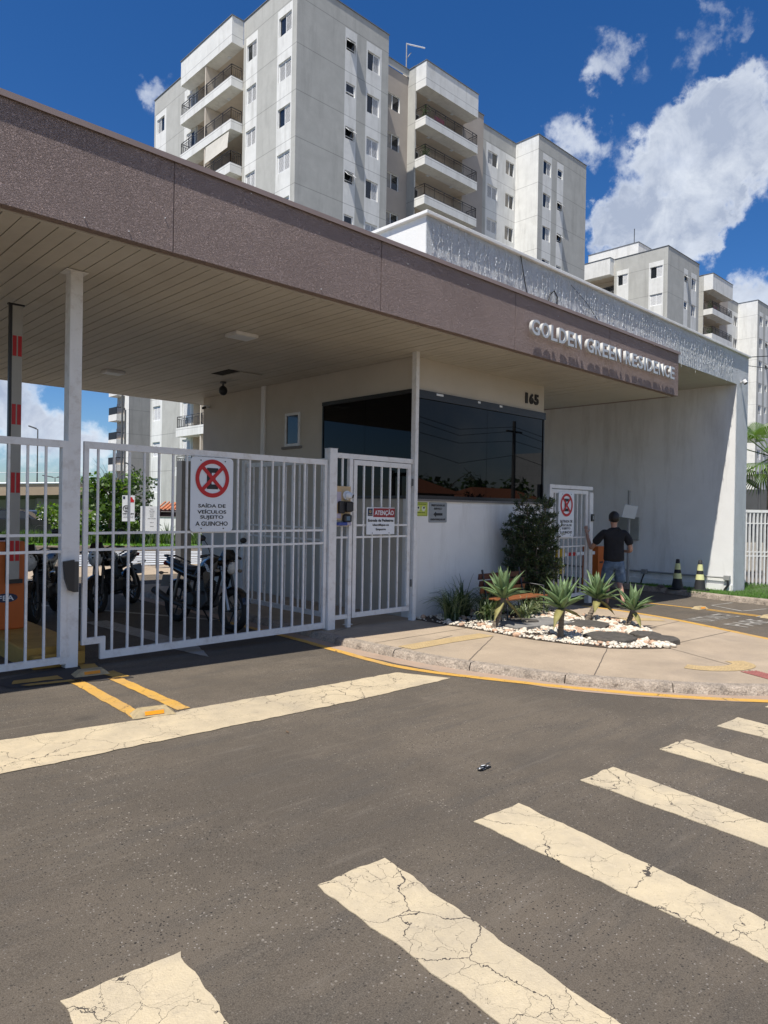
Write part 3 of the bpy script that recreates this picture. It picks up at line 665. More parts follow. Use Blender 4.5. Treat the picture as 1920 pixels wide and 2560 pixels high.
# ================================================================== CANOPY AND GATEHOUSE
ZC = 4.12; YF = 6.285; XR = 14.46
def fascia():
    root = empty('entrance_canopy', (0, YF, ZC)); tag(root, 'long mauve stucco canopy over the gates with beige board ceiling', 'canopy')
    off = Vector((0, -YF, -ZC))
    def B(mb, nm): return mb.build(nm, root, off)
    seams = [-4.5, -1.9, .6, 3.19, 5.94, 8.735, 11.58, XR]
    for a, b in zip(seams[:-1], seams[1:]):
        m = MB(); m.box(a+.007, b-.007 if b < XR else b, YF, YF+.1, ZC, ZC+.885, 'stucco', bev=.003); B(m, 'fascia_panel')
    m = MB(); m.box(-4.5, XR-.012, YF+.012, YF+.1, ZC+.005, ZC+.88, 'stucco_cap'); B(m, 'fascia_backing')
    m = MB(); m.box(XR-.1, XR-.0005, YF+.101, 15.3, ZC+.0, ZC+.885, 'stucco'); B(m, 'end_panel')
    m = MB(); m.box(-4.5, XR+.035, YF-.026, YF+.16, ZC+.887, ZC+.915, 'stucco_cap'); m.box(-4.5, XR+.035, YF-.026, YF-.020, ZC+.862, ZC+.887, 'stucco_cap')
    B(m, 'coping')
    m = MB(); m.box(-4.5, XR-.1, YF+.16, 15.3, ZC+.5, ZC+.62, 'dull_grey'); B(m, 'roof_deck')
    m = MB(); m.box(-4.5, XR-.1, 15.21, 15.3, ZC+.0, ZC+.5, 'soffit'); B(m, 'rear_fascia')
    m = MB(); m.box(-4.5, XR-.1, YF+.1, 15.21, ZC+.03, ZC+.06, 'joint'); B(m, 'ceiling_backing')
    m = MB(); m.box(-4.5, XR-.1, YF+.1, YF+.13, ZC-.012, ZC+.028, 'soffit'); B(m, 'edge_trim')
    # ceiling boards
    bw = .15; x = -4.4; me = MB().box(0, bw-.011, 0, 8.9, 0, .018, 'soffit').mesh('ceiling_board')
    rnd = random.Random(4)
    while x < XR-.25:
        o = link('ceiling_board', me, root, Vector((x, YF+.135, ZC+.004+rnd.uniform(-.0015, .0015)))+off, (rnd.uniform(-.0004, .0004), rnd.uniform(-.006, .006), 0)); x += bw
    return root
can = fascia()
bolt = MB().ball((0, 0, 0), .006, 'sign_white', 8, 5).mesh('bolt')
for bx, bz in ((4.05, .84), (3.1, .3), (2.75, .075), (2.35, .08), (6.4, .70), (7.6, .72), (9.9, .74), (12.9, .75), (5.0, .06), (1.2, .5)): link('bolt', bolt, can, (bx, -.006, bz))
# projecting letters
sg = empty('building_sign', (11.45, YF, 4.4)); tag(sg, 'brushed steel letters GOLDEN GREEN RESIDENCE on the mauve canopy', 'sign lettering')
for word, x0, x1 in (('GOLDEN', 9.0, 10.50), ('GREEN', 10.62, 11.86), ('RESIDENCE', 11.98, 14.08)):
    n = len(word); wts = [.45 if c == 'I' else (1.1 if c in 'GOD' else (.92 if c in 'ELS' else 1)) for c in word]; tot = sum(wts); x = x0
    for c, w_ in zip(word, wts):
        cwid = (x1-x0)*w_/tot; gl = cwid*(.82 if c != 'I' else .62)
        key = (c, round(gl, 3)); me = text_mesh(c, .3, .052, 'letter', .006, gl, .24); me.name = 'letter'
        link('letter', me, sg, (x+cwid/2-11.45, -.075, .0)); x += cwid

# gatehouse booth
BX0, BX1, BY = 8.05, 11.72, 7.72
bo = empty('gatehouse', (BX0, BY, gz(8))); tag(bo, 'white gatehouse with long black tinted windows under the canopy', 'gatehouse')
def BB(mb, nm, par=bo):
    return mb.build(nm, par, (-BX0, -BY, -gz(8)) if par == bo else (0, 0, 0))
zb = gz(12)-.3
WZ0, WZ1 = 1.86, 3.6
m = MB()   # front wall around the window opening
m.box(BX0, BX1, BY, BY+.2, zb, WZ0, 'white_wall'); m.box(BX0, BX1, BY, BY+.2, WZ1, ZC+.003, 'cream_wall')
BB(m, 'front_wall')
m = MB()
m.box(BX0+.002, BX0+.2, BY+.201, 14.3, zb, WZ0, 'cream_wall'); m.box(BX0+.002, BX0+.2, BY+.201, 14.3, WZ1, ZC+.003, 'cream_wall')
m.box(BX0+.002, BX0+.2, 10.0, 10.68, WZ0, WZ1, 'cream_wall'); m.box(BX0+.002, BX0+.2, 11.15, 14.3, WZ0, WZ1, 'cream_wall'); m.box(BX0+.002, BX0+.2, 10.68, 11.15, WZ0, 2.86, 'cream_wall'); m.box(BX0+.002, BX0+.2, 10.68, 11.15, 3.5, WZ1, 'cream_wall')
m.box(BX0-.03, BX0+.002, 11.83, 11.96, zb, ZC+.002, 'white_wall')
BB(m, 'side_wall')
m = MB(); m.box(BX1-.2, BX1-.001, BY+.201, 14.3, zb, ZC+.003, 'white_wall'); m.box(BX0+.2, BX1-.2, 14.1, 14.3, zb, ZC+.003, 'white_wall'); m.box(BX0+.2, BX1-.2, BY+.201, 14.1, WZ0-.1, WZ0-.02, 'black_plastic'); BB(m, 'rear_wall')
fw = MB(); fw.box(BX0+.0, BX1+.02, BY-.035, BY-.001, 3.475, 3.605, 'frame_black'); fw.box(BX0+.0, BX1, BY-.02, BY+.06, WZ0+.0, WZ0+.06, 'frame_black')
fw.box(BX1-.03, BX1-.001, BY-.02, BY+.05, WZ0+.06, 3.475, 'frame_black'); fw.box(BX0+.0, BX0+.03, BY-.02, BY+.05, WZ0+.06, 3.475, 'frame_black')
w1 = BB(fw, 'window')
for a, b in ((BX0+.03, 9.935), (9.941, BX1-.03)):
    gm = MB(); gm.box(a, b, BY-.004, BY+.006, WZ0+.06, 3.475, 'glass_dark'); gm.build('glass_pane', w1)
fw = MB(); fw.box(BX0-.03, BX0+.001, BY+.0, 10.0, 3.54, 3.605, 'frame_black'); fw.box(BX0-.02, BX0+.03, BY+.0, 10.0, WZ0, WZ0+.05, 'frame_black')
fw.box(BX0-.02, BX0+.03, 9.97, 10.0, WZ0+.05, 3.54, 'frame_black'); w2 = BB(fw, 'window')
for a, b in ((BY+.002, 8.85), (8.856, 9.969)):
    gm = MB(); gm.box(BX0-.006, BX0+.004, a, b, WZ0+.05, 3.54, 'glass_dark'); gm.build('glass_pane', w2)
sw = MB()
sw.box(BX0-.02, BX0+.05, 10.68, 10.73, 2.86, 3.5, 'white_steel'); sw.box(BX0-.02, BX0+.05, 11.10, 11.15, 2.86, 3.5, 'white_steel'); sw.box(BX0-.02, BX0+.05, 10.73, 11.10, 3.45, 3.5, 'white_steel'); sw.box(BX0-.02, BX0+.05, 10.73, 11.10, 2.86, 2.91, 'white_steel')
sw.box(BX0-.05, BX0+.0, 10.62, 11.21, 2.81, 2.855, 'plate')
w3 = BB(sw, 'window'); gm = MB(); gm.box(BX0+.0, BX0+.008, 10.73, 11.10, 2.91, 3.45, 'glass_win'); gm.build('glass_pane', w3)
sl_ = MB(); sl_.box(BX0+.01, BX1-.01, BY-.03, BY-.0005, WZ0-.035, WZ0-.001, 'plate'); BB(sl_, 'window_sill')
for i, (a, b) in enumerate([(8.55, 8.72), (9.63, 9.70), (10.25, 10.33)]):
    lb = MB(); lb.box(a, b, BY-.038, BY-.0355, 3.555, 3.59, 'sign_white'); BB(lb, 'white_sticker')
# house number
nm_ = empty('house_number', (11.28, BY, 3.73)); tag(nm_, 'black numerals 165 on the gatehouse wall', 'house number')
for i, c in enumerate('165'):
    me = text_mesh(c, .2, .02, 'number', .009, .07 if c == '1' else .135, .2); me.name = 'numeral'; link('numeral', me, nm_, (-.165+i*.165, -.012, 0))
# wall signs
def panel_sign(name, label, x0, x1, z0, z1, y, mt, cat='sign', rad=.0, th=.006):
    e = empty(name, ((x0+x1)/2, y, z0)); tag(e, label, cat); w = (x1-x0)/2; h = z1-z0
    mb = MB(); poly = []
    if rad:
        for cx, cz, a0 in ((w-rad, rad, -90), (w-rad, h-rad, 0), (-w+rad, h-rad, 90), (-w+rad, rad, 180)):
            for k in range(5): a = R(a0+k*22.5); poly.append((cx+rad*math.cos(a), cz+rad*math.sin(a)))
    else: poly = [(-w, 0), (w, 0), (w, h), (-w, h)]
    mb.prism(poly, -th, 0, mt, 'y'); mb.build('sign_plate', e); return e
def word(e, txt, x, z, h, mt, w=None, bold=.004, y=-.009, name='lettering'):
    me = text_mesh(txt, h*1.4, .002, mt, bold, w, h); return link(name, me, e, (x, y, z))
s = panel_sign('wall_sign', 'small lime green notice with two round heads left of the grey sign', 8.08, 8.41, 1.585, 1.81, BY-.002, 'sign_lime', rad=.012)
f = MB()
for a in ((-.15, -.146, .012, .213), (.146, .15, .012, .213)): f.box(a[0], a[1], -.008, -.0065, a[2], a[3], 'lime_dark')
f.box(-.15, .15, -.008, -.0065, .213, .217, 'lime_dark'); f.box(-.15, .15, -.008, -.0065, .008, .012, 'lime_dark'); f.build('border', s)
word(s, 'PROTEJA-SE E AOS OUTROS', 0, .182, .016, 'lime_dark', .26, .001)
for k, x in enumerate((-.065, .065)):
    hd = MB(); hd.prism([(x+.045*math.cos(a*.5236), .12+.045*math.sin(a*.5236)) for a in range(12)], -.009, -.0065, 'pale_print', 'y'); hd.build('pictogram', s)
    hh = MB(); hh.prism([(x+.0+.02*math.cos(a*.628)*1.0+.008, .135+.018*math.sin(a*.628)) for a in range(10)], -.0105, -.0091, 'black_print', 'y'); hh.build('pictogram_hair', s)
word(s, 'Use máscara neste local', 0, .05, .014, 'lime_dark', .2, .0005)
s = panel_sign('wall_sign', 'grey plastic sign PRESTADOR DE SERVICO with black arrow', 8.44, 8.885, 1.48, 1.812, BY-.002, 'sign_grey', rad=.02)
word(s, 'PRESTADOR DE', 0, .265, .034, 'black_print', .33, .0015); word(s, 'SERVIÇO', 0, .205, .04, 'black_print', .2, .0015)
word(s, 'IDENTIFIQUE-SE', 0, .03, .036, 'black_print', .36, .0015)
ar = MB(); ar.prism([(-.11, .135), (-.05, .18), (-.05, .155), (.11, .155), (.11, .115), (-.05, .115), (-.05, .09)], -.009, -.0065, 'black_print', 'y'); ar.build('arrow', s)

# ceiling fittings
for i, (x, y, w, d, lb) in enumerate([(5.4, 8.56, .36, .30, 'square white ceiling lamp nearer the fascia'), (5.3, 12.7, .34, .28, 'square white ceiling lamp further back above the driveway')]):
    e = empty('ceiling_lamp', (x, y, ZC)); tag(e, lb, 'lamp', 'ceiling lamps under the canopy')
    a = MB(); a.box(-w/2, w/2, -d/2, d/2, -.045, .004, 'white_steel', bev=.006); a.build('lamp_body', e)
    a = MB(); a.box(-w/2+.02, w/2-.02, -d/2+.02, d/2-.02, -.049, -.046, 'sign_white'); a.build('diffuser', e)
e = empty('ceiling_camera', (7.23, 12.1, ZC)); tag(e, 'round dark dome camera hanging under the ceiling', 'camera')
a = MB(); a.cyl((0, 0, -.03), .06, .034, 'steel_dark'); a.cyl((0, 0, -.1), .02, .075, 'steel_dark', 10); a.ball((0, 0, -.17), .085, 'black_plastic', sc=(1, 1, 1.15)); a.build('camera_dome', e)
e = empty('ceiling_hatch', (6.9, 11.2, ZC)); tag(e, 'displaced ceiling panel with a dark sheet for the shaded opening beside the gatehouse', 'hatch')
a = MB(); a.box(-.28, -.05, -.3, .3, -.004, .002, 'joint'); a.build('gap_shade', e); a = MB(); a.box(-.05, .42, -.32, .3, -.018, -.006, 'soffit'); a.build('loose_panel', e)  # dark plate put in for the shade inside the opening
e = empty('wall_camera', (BX0, 14.05, 3.9)); tag(e, 'little bullet camera high on the far end of the gatehouse side wall', 'camera')
a = MB(); a.box(-.12, -.0, -.03, .03, -.03, .03, 'sign_white'); a.tube([(-.1, 0, -.02), (-.2, -.08, -.05)], .03, 'black_plastic'); a.build('camera_body', e)

# right hand portal: white box and wall
po = empty('portal_building', (18, 6.38, gz(18))); tag(po, 'white rendered portal block with a long wall behind the driveway', 'building')
def PB(mb, nm): return mb.build(nm, po, (-18, -6.38, -gz(18)))
BT = 5.66; BS = 4.86
m = MB(); m.box(18.0, 18.75, 6.38, 6.395, gz(18)-.6, BT-.05, 'white_stucco'); m.box(6.85, 18.0, 6.38, 6.395, BS, BT-.05, 'white_stucco'); PB(m, 'front_wall')
m = MB(); m.box(18.0, 18.75, 6.396, 17, gz(18)-.6, BT-.05, 'white_wall'); PB(m, 'driveway_wall')
m = MB(); m.box(6.85, 17.999, 6.396, 17, BS+.03, BT-.05, 'white_wall'); PB(m, 'upper_block')
m = MB(); m.box(6.8, 18.8, 6.33, 17.05, BT-.049, BT+.0, 'white_wall', bev=.006); PB(m, 'coping')
me = MB().box(0, .134, 0, 10.5, 0, .02, 'soffit').mesh('ceiling_board')
x = 14.6
while x < 17.9: link('ceiling_board', me, po, (x-18, .02, BS+.004-gz(18))); x += .15
m = MB(); m.box(14.5, 18.0, 6.4, 17, BS+.024, BS+.03, 'joint'); PB(m, 'ceiling_backing')
m = MB(); m.box(17.95, 18.0, 6.4, 17, gz(18)-.3, gz(18)+.26, 'white_wall'); PB(m, 'plinth')
# string of icicle lights over the front of the block, one tangled curtain
lt = MB(); rnd = random.Random(11); x = 6.95
while x < 17.6:
    sag = .10*math.sin((x-6.9)*2.1)+.05*math.sin(x*5.3)
    z0 = BT-.12+sag*.6-.05*(x > 14); L_ = rnd.uniform(.3, .72); n = int(L_/.05); z = z0; p = [(x, 6.372, z)]
    for k in range(n): z -= .05; p.append((x+rnd.uniform(-.02, .02), 6.365-rnd.uniform(0, .016), z))
    lt.tube(p, .0035, 'led', 3, False, False)
    for q in p[1:]:
        a = rnd.uniform(0, 6.28); l = .016; lt.tube([q, (q[0]+math.cos(a)*l, q[1]-.006, q[2]+math.sin(a)*l)], .006, 'sign_white', 3, False, False)
    x += rnd.uniform(.06, .17)
for k in range(70): pass
tag(lt.build('icicle_lights', None, fix=False), 'tangled white icicle lights hanging over the portal front', 'string lights')
cb = MB(); cb.tube([(8.95, 6.36, 5.62), (9.0, 6.33, 5.3), (9.15, 6.35, 5.0)], .008, 'wire', 6); tag(cb.build('loose_cable'), 'black cable hanging left of the arched cable over the coping', 'cable'); cb = MB(); cb.tube([(9.7, 6.36, 5.02), (9.75, 6.34, 5.2), (9.85, 6.33, 5.27), (9.95, 6.34, 5.2), (9.98, 6.36, 5.02)], .011, 'wire', 6); tag(cb.build('loose_cable'), 'black cable arched like a staple above the canopy coping', 'cable'); cb = MB()
cb.tube([(10.4, 6.36, 5.5), (10.9, 6.35, 5.3), (11.4, 6.36, 5.02)], .005, 'wire', 5)
tag(cb.build('loose_cable'), 'thin black cable slanting over the portal front, rightmost of three', 'cable')
# spotlight on pillar
e = empty('wall_spotlight', (17.93+.3, 6.38, 4.93)); tag(e, 'small dome spotlight near the top of the right pillar', 'lamp')
a = MB(); a.cyl((0, 0, 0), .03, .02, 'white_steel', 12); a.tube([(0, 0, 0), (.0, -.07, 0)], .022, 'white_steel', 10); a.tube([(0, -.07, .04), (.0, -.12, -.03)], [.055, .05], 'white_steel', 14); a.build('spot_body', e)
a = MB(); a.tube([(0, -.12, -.03), (0, -.128, -.04)], .046, 'black_plastic', 14); a.build('lens', e)
# conduit on the wall
e = empty('electrical_conduit', (17.93, 6.5, gz(18)+.4)); tag(e, 'grey conduit running low along the white driveway wall', 'conduit')
a = MB(); a.tube([(-.0, 0, .03), (0, 6.5, .03)], .022, 'conduit', 8); a.build('pipe', e)
for k, y in enumerate((.0, 2.1, 2.9)):
    a = MB(); a.box(-.05, .03, y-.07, y+.07, -.03, .09, 'conduit', bev=.008); a.build('junction_box', e)
a = MB(); a.tube([(-.02, -.02, -.03), (-.02, -.03, -.15), (-.03, .04, -.25), (-.03, .07, -.45)], .028, 'black_plastic', 8); a.build('flexible_pipe', e)
a = MB(); a.tube([(-.02, 2.1, -.03), (-.05, 2.15, -.2), (-.02, 2.2, -.35)], .02, 'black_plastic', 8); a.build('flexible_pipe', e)
# flat panel + antenna pole
e = empty('wall_cabinet', (18, 9.1, .95)); tag(e, 'flat grey cabinet on the driveway wall behind the man', 'cabinet')
a = MB(); a.box(-.06, 0, -.3, .3, 0, .62, 'box_grey', bev=.01); a.build('cabinet_body', e)
e = empty('antenna_pole', (17.3, 8.75, gz(17.3))); tag(e, 'thin pale pole carrying a tilted white reader panel', 'pole')
a = MB(); a.cyl((0, 0, 0), .038, 2.55, 'conduit', 12); a.cyl((0, 0, 0), .09, .02, 'conduit', 12); a.build('pole', e)
a = MB(); T = Matrix.Translation((-.12, -.08, 2.0)) @ Euler((R(18), R(8), R(-45))).to_matrix().to_4x4(); a.box(-.17, .17, -.025, .025, -.17, .17, 'sign_white', T=T); a.build('reader_panel', e)

# ================================================================== GATES
YG = 7.52
def frame_bars(e, x0, x1, z0, z1, bars, rails, t=.05, tb=.022, notch=None, y=YG, dep=.04):
    """local coordinates relative to e.location; frame rails, then bars as single parts"""
    L_ = e.location
    def B(mb, nm): return mb.build(nm, e, -Vector(L_))
    m = MB(); m.box(x0, x1, y-dep/2, y+dep/2, z1-.072, z1, 'white_steel'); B(m, 'top_rail')
    if notch:
        nx, nz = notch
        m = MB(); m.box(x0, nx, y-dep/2, y+dep/2, nz-.07, nz, 'white_steel'); m.box(nx, nx+.055, y-dep/2, y+dep/2, z0, nz, 'white_steel'); m.box(nx+.055, x1, y-dep/2, y+dep/2, z0, z0+.08, 'white_steel'); B(m, 'bottom_rail')
        m = MB(); m.box(x0, x0+t, y-dep/2, y+dep/2, nz, z1-.072, 'white_steel'); B(m, 'stile')
    else:
        m = MB(); m.box(x0, x1, y-dep/2, y+dep/2, z0, z0+.07, 'white_steel'); B(m, 'bottom_rail')
        m = MB(); m.box(x0, x0+t, y-dep/2, y+dep/2, z0+.07, z1-.072, 'white_steel'); B(m, 'stile')
    m = MB(); m.box(x1-t, x1, y-dep/2, y+dep/2, z0+.08, z1-.072, 'white_steel'); B(m, 'stile')
    for z in rails:
        m = MB(); m.box(x0+t, x1-t, y-.009, y+.009, z-.014, z+.014, 'white_steel'); B(m, 'cross_rail')
    lo = z0+.07; H = z1-.072-lo
    me = MB().box(-tb/2, tb/2, -.012, .012, 0, H, 'white_steel').mesh('bar'); me2 = None
    for b in bars:
        if notch and b < notch[0]+.05:
            H2 = z1-.072-notch[1]; mm = MB().box(-tb/2, tb/2, -.012, .012, 0, H2, 'white_steel').mesh('bar'); link('bar', mm, e, Vector((b, y, notch[1]))-L_)
        else: link('bar', me, e, Vector((b, y, lo))-L_)
gx = gz(3)
g1 = empty('driveway_gate', (2.82, YG, gz(2.8))); tag(g1, 'wide white barred sliding gate right of the tall post', 'gate')
frame_bars(g1, 2.84, 6.135, .035, 2.355, [2.993+i*.1725 for i in range(18)], [1.385, 1.208], notch=(3.035, .275))
g0 = empty('driveway_gate', (2.62, YG, gz(2.6))); tag(g0, 'white barred gate left of the tall post before the orange barrier', 'gate')
frame_bars(g0, -1.2, 2.68, .04, 2.345, [2.465-i*.173 for i in range(21)], [1.37, 1.2], t=.06)
e = empty('tall_gate_post', (2.74, 7.58, gz(2.7))); tag(e, 'tall white square steel post holding up the canopy', 'post')
a = MB(); a.box(-.06, .065, -.07, .07, 0, ZC-gz(2.7)-.005, 'white_steel', bev=.004); a.build('shaft', e)
a = MB(); a.box(-.11, .11, -.1, .1, ZC-gz(2.7)-.012, ZC-gz(2.7)-.004, 'white_steel'); a.build('cap_plate', e)
a = MB(); a.box(-.115, -.06, -.075, .03, .05, 2.36, 'white_steel'); a.build('catch_stile', e)
e = empty('gate_lock', (2.70, 7.49, 1.0)); tag(e, 'dark lock cover on the tall gate post', 'lock')
a = MB(); a.prism([(-.075, .2), (.03, .215), (.03, -.12), (-.02, -.1), (-.06, .02)], -.06, -.012, 'black_plastic', 'y', T=Matrix.Translation((0, 0, -.1))); a.build('lock_cover', e)
a = MB(); a.box(.032, .075, -.055, -.01, -.19, .125, 'alloy', T=Matrix.Translation((0, 0, -.03))); a.build('lock_bracket', e)
def post(name, label, x0, x1, y0, y1, z0, z1):
    e = empty(name, ((x0+x1)/2, (y0+y1)/2, z0)); tag(e, label, 'post'); w = (x1-x0)/2; d = (y1-y0)/2
    a = MB(); a.box(-w, w, -d, d, 0, z1-z0, 'white_steel', bev=.003); a.build('shaft', e); a = MB(); a.box(-w-.004, w+.004, -d-.004, d+.004, z1-z0+.0005, z1-z0+.008, 'white_steel'); a.build('cap', e); return e
post('gate_post', 'white square gate post between the wide gate and the reader panel', 6.145, 6.275, 7.46, 7.58, gz(6)+PV, 2.51)
post('corner_post', 'slim white post at the gatehouse corner up to the ceiling', 7.83, 7.90, 7.46, 7.55, gz(8)+PV, ZC)
pf = empty('pedestrian_fence', (6.28, YG, gz(6.3)+PV)); tag(pf, 'narrow white fixed panel beside the pedestrian gate', 'fence')
def PFB(mb, nm): return mb.build(nm, pf, -Vector(pf.location))
m = MB(); m.box(6.28, 7.83, YG-.02, YG+.02, 2.395, 2.465, 'white_steel'); PFB(m, 'top_rail')
m = MB(); m.box(6.53, 6.59, YG-.03, YG+.03, gz(6.3)+PV, 2.394, 'white_steel'); m.box(6.5, 6.62, YG-.04, YG+.04, gz(6.3)+.121, gz(6.3)+.129, 'white_steel'); PFB(m, 'stile')
m = MB(); m.box(6.281, 6.529, YG-.02, YG+.02, .13, .19, 'white_steel'); PFB(m, 'bottom_rail')
m = MB(); m.box(6.405, 6.43, YG-.012, YG+.012, .19, 2.394, 'white_steel'); PFB(m, 'bar')
for z in (1.45, 1.28):
    m = MB(); m.box(6.281, 6.404, YG-.009, YG+.009, z-.014, z+.014, 'white_steel'); PFB(m, 'cross_rail'); m = MB(); m.box(6.431, 6.529, YG-.009, YG+.009, z-.014, z+.014, 'white_steel'); PFB(m, 'cross_rail')
pg = empty('pedestrian_gate', (6.62, YG, gz(6.7)+PV)); tag(pg, 'white barred pedestrian gate with the ATENCAO sign', 'gate')
frame_bars(pg, 6.62, 7.79, .13, 2.385, [6.828, 7.002, 7.181, 7.359, 7.535], [1.45, 1.28], t=.062)
# access readers on the fixed panel
e = empty('access_reader_panel', (6.41, YG-.03, 1.42)); tag(e, 'faded panel with face camera and card readers beside the gate', 'access panel')
a = MB(); a.box(-.125, .135, -.008, 0, .1, .58, 'reader_tan'); a.build('backing', e); a = MB(); a.box(-.12, -.04, -.0095, -.0081, .34, .5, 'reader_lilac'); a.box(-.12, -.04, -.0095, -.0081, .13, .2, 'reader_lilac'); a.build('faded_label', e)
a = MB(); a.tube([(.05, -.01, .45), (.03, -.06, .455)], .062, 'sign_white', 18); a.tube([(.03, -.06, .455), (.07, -.13, .44)], [.055, .035], 'sign_white', 16); a.build('camera_head', e)
a = MB(); a.tube([(.07, -.13, .44), (.075, -.137, .438)], .027, 'black_plastic', 14); a.build('camera_lens', e)
a = MB(); a.box(-.1, .0, -.05, -.0096, .2, .37, 'black_plastic', bev=.01); a.box(.0, .12, -.09, -.0097, .22, .37, 'black_plastic', bev=.02); a.build('fingerprint_reader', e)
a = MB(); a.box(-.015, .12, -.06, -.0098, .07, .19, 'black_plastic', bev=.02); a.build('keypad', e); a = MB(); a.box(.02, .085, -.0625, -.0605, .1, .16, 'lcd'); a.build('display', e)
a = MB(); a.box(-.13, .03, -.07, .01, .03, .075, 'blue_box', bev=.006); a.box(.03, .12, -.05, .01, .03, .075, 'reader_lilac', bev=.006); a.build('blue_tray', e)
# ATENCAO sign
s = panel_sign('gate_sign', 'white ATENCAO sign with red header on the pedestrian gate', 6.862, 7.43, 1.315, 1.71, YG-.03, 'sign_white')
a = MB(); a.prism([(-.155, .255), (.2835, .25), (.2835, .385), (-.15, .385)], -.0085, -.0065, 'dark_red', 'y'); a.build('red_header', s)
word(s, 'ATENÇÃO', .065, .268, .1, 'sign_white', .39, .003, y=-.0105)
a = MB(); a.box(-.265, -.17, -.0085, -.0065, .27, .38, 'navy', bev=.0); a.build('logo_plate', s); a = MB(); a.torus((-.2175, -.0095, .335), .02, .0035, 'gold_print', 16, 5); a.torus((-.2175, -.0095, .327), .01, .003, 'gold_print', 12, 5); a.build('logo_mark', s)
word(s, 'GOLDEN GREEN', -.2175, .284, .008, 'gold_print', .07, .0004)
word(s, 'Entrada de Pedestres', 0, .185, .042, 'black_print', .52, .0018); word(s, 'identifique-se', 0, .115, .042, 'black_print', .33, .0018); word(s, 'Empurre', 0, .05, .042, 'black_print', .2, .0018)
for x in (-.17, .17):
    a = MB(); a.tube([(x, -.006, .02), (x, -.011, .02)], .007, 'steel_dark', 8); a.build('screw', s)
# no-parking sign
def guincho(x0, x1, z0, z1, y, label, first):
    s = panel_sign('no_parking_sign', label, x0, x1, z0, z1, y, 'sign_white', rad=.05)
    w = (x1-x0)/2; h = z1-z0; k = w/.283; cz = h-.25*h/.88-.0*k
    a = MB(); n = 48; ro, ri = .225*k, .175*k; kz = h/.88/k; vs = []; fs = []
    for i in range(n):
        t = 2*math.pi*i/n
        for r, yy in ((ro, -.0115), (ri, -.0115)): vs.append((r*math.cos(t), yy, cz+r*kz*math.sin(t)))
    for i in range(n): j = (i+1) % n; fs.append((2*i, 2*i+1, 2*j+1, 2*j))
    a.add(vs, fs, 'red')
    for sgn in (1, -1):
        d = .7071; o = .022*k; l = .185*k
        a.add([(-l*d*1-o*d, -.0125 if sgn > 0 else -.0127, cz+sgn*(-l*d+o*d)*kz), (-l*d+o*d, -.0125 if sgn > 0 else -.0127, cz+sgn*(-l*d-o*d)*kz), (l*d+o*d, -.0125 if sgn > 0 else -.0127, cz+sgn*(l*d-o*d)*kz), (l*d-o*d, -.0125 if sgn > 0 else -.0127, cz+sgn*(l*d+o*d)*kz)], [(0, 1, 2, 3)], 'red')
    a.build('red_prohibition', s)
    b = MB(); q = .075*k; H = .125*k*kz
    b.box(-q, q, -.0095, -.0085, cz+H*.55, cz+H, 'black_print'); b.box(-q, q, -.0095, -.0085, cz-H, cz-H*.55, 'black_print'); b.box(-q, -q*.15, -.0095, -.0085, cz-H*.55+.0, cz+H*.55, 'black_print')
    b.box(-q*.15, q*.55, -.0095, -.0085, cz-H*.25, cz+H*.25, 'black_print'); b.build('letter_e_symbol', s)
    for i, t in enumerate([first, 'VEÍCULOS', 'SUJEITO', 'A GUINCHO']):
        word(s, t, 0, h*(.325-.0815*i), .052*h/.88*1.0, 'black_print', {'A GUINCHO': .43, 'SUJEITO': .31, 'VEÍCULOS': .385, 'SAÍDA DE': .365, 'ENTRADA DE': .45}[t]*k, .0012)
    for x, z in ((-w*.55, h*.955), (w*.6, h*.955), (-w*.5, h*.045), (w*.55, h*.045)):
        a = MB(); a.tube([(x, -.006, z), (x, -.012, z)], .008, 'steel_dark', 8); a.build('screw', s)
    return s
guincho(4.06, 4.63, 1.385, 2.275, YG-.03, 'large no parking sign SAIDA DE VEICULOS on the wide gate', 'SAÍDA DE')
# side fence back along the walkway
e = empty('walkway_fence', (6.35, 7.6, gz(6.3))); tag(e, 'white barred fence running back from the gate post beside the gatehouse', 'fence')
def EB(mb, nm): return mb.build(nm, e, -Vector(e.location))
m = MB(); m.box(6.33, 6.37, 7.6, 9.95, 2.33, 2.4, 'white_steel'); EB(m, 'top_rail'); m = MB(); m.box(6.33, 6.37, 7.6, 9.95, .13, .2, 'white_steel'); EB(m, 'bottom_rail')
for z in (1.40, 1.23): m = MB(); m.box(6.341, 6.359, 7.6, 9.95, z-.014, z+.014, 'white_steel'); EB(m, 'cross_rail')
me = MB().box(-.012, .012, -.011, .011, 0, 2.13, 'white_steel').mesh('bar')
for i in range(13): link('bar', me, e, (0, .12+i*.175, .2-gz(6.3)))
for yy in (9.9,):
    m = MB(); m.box(6.31, 6.39, yy-.04, yy+.04, gz(6)+.0, 2.45, 'white_steel'); EB(m, 'fence_post')
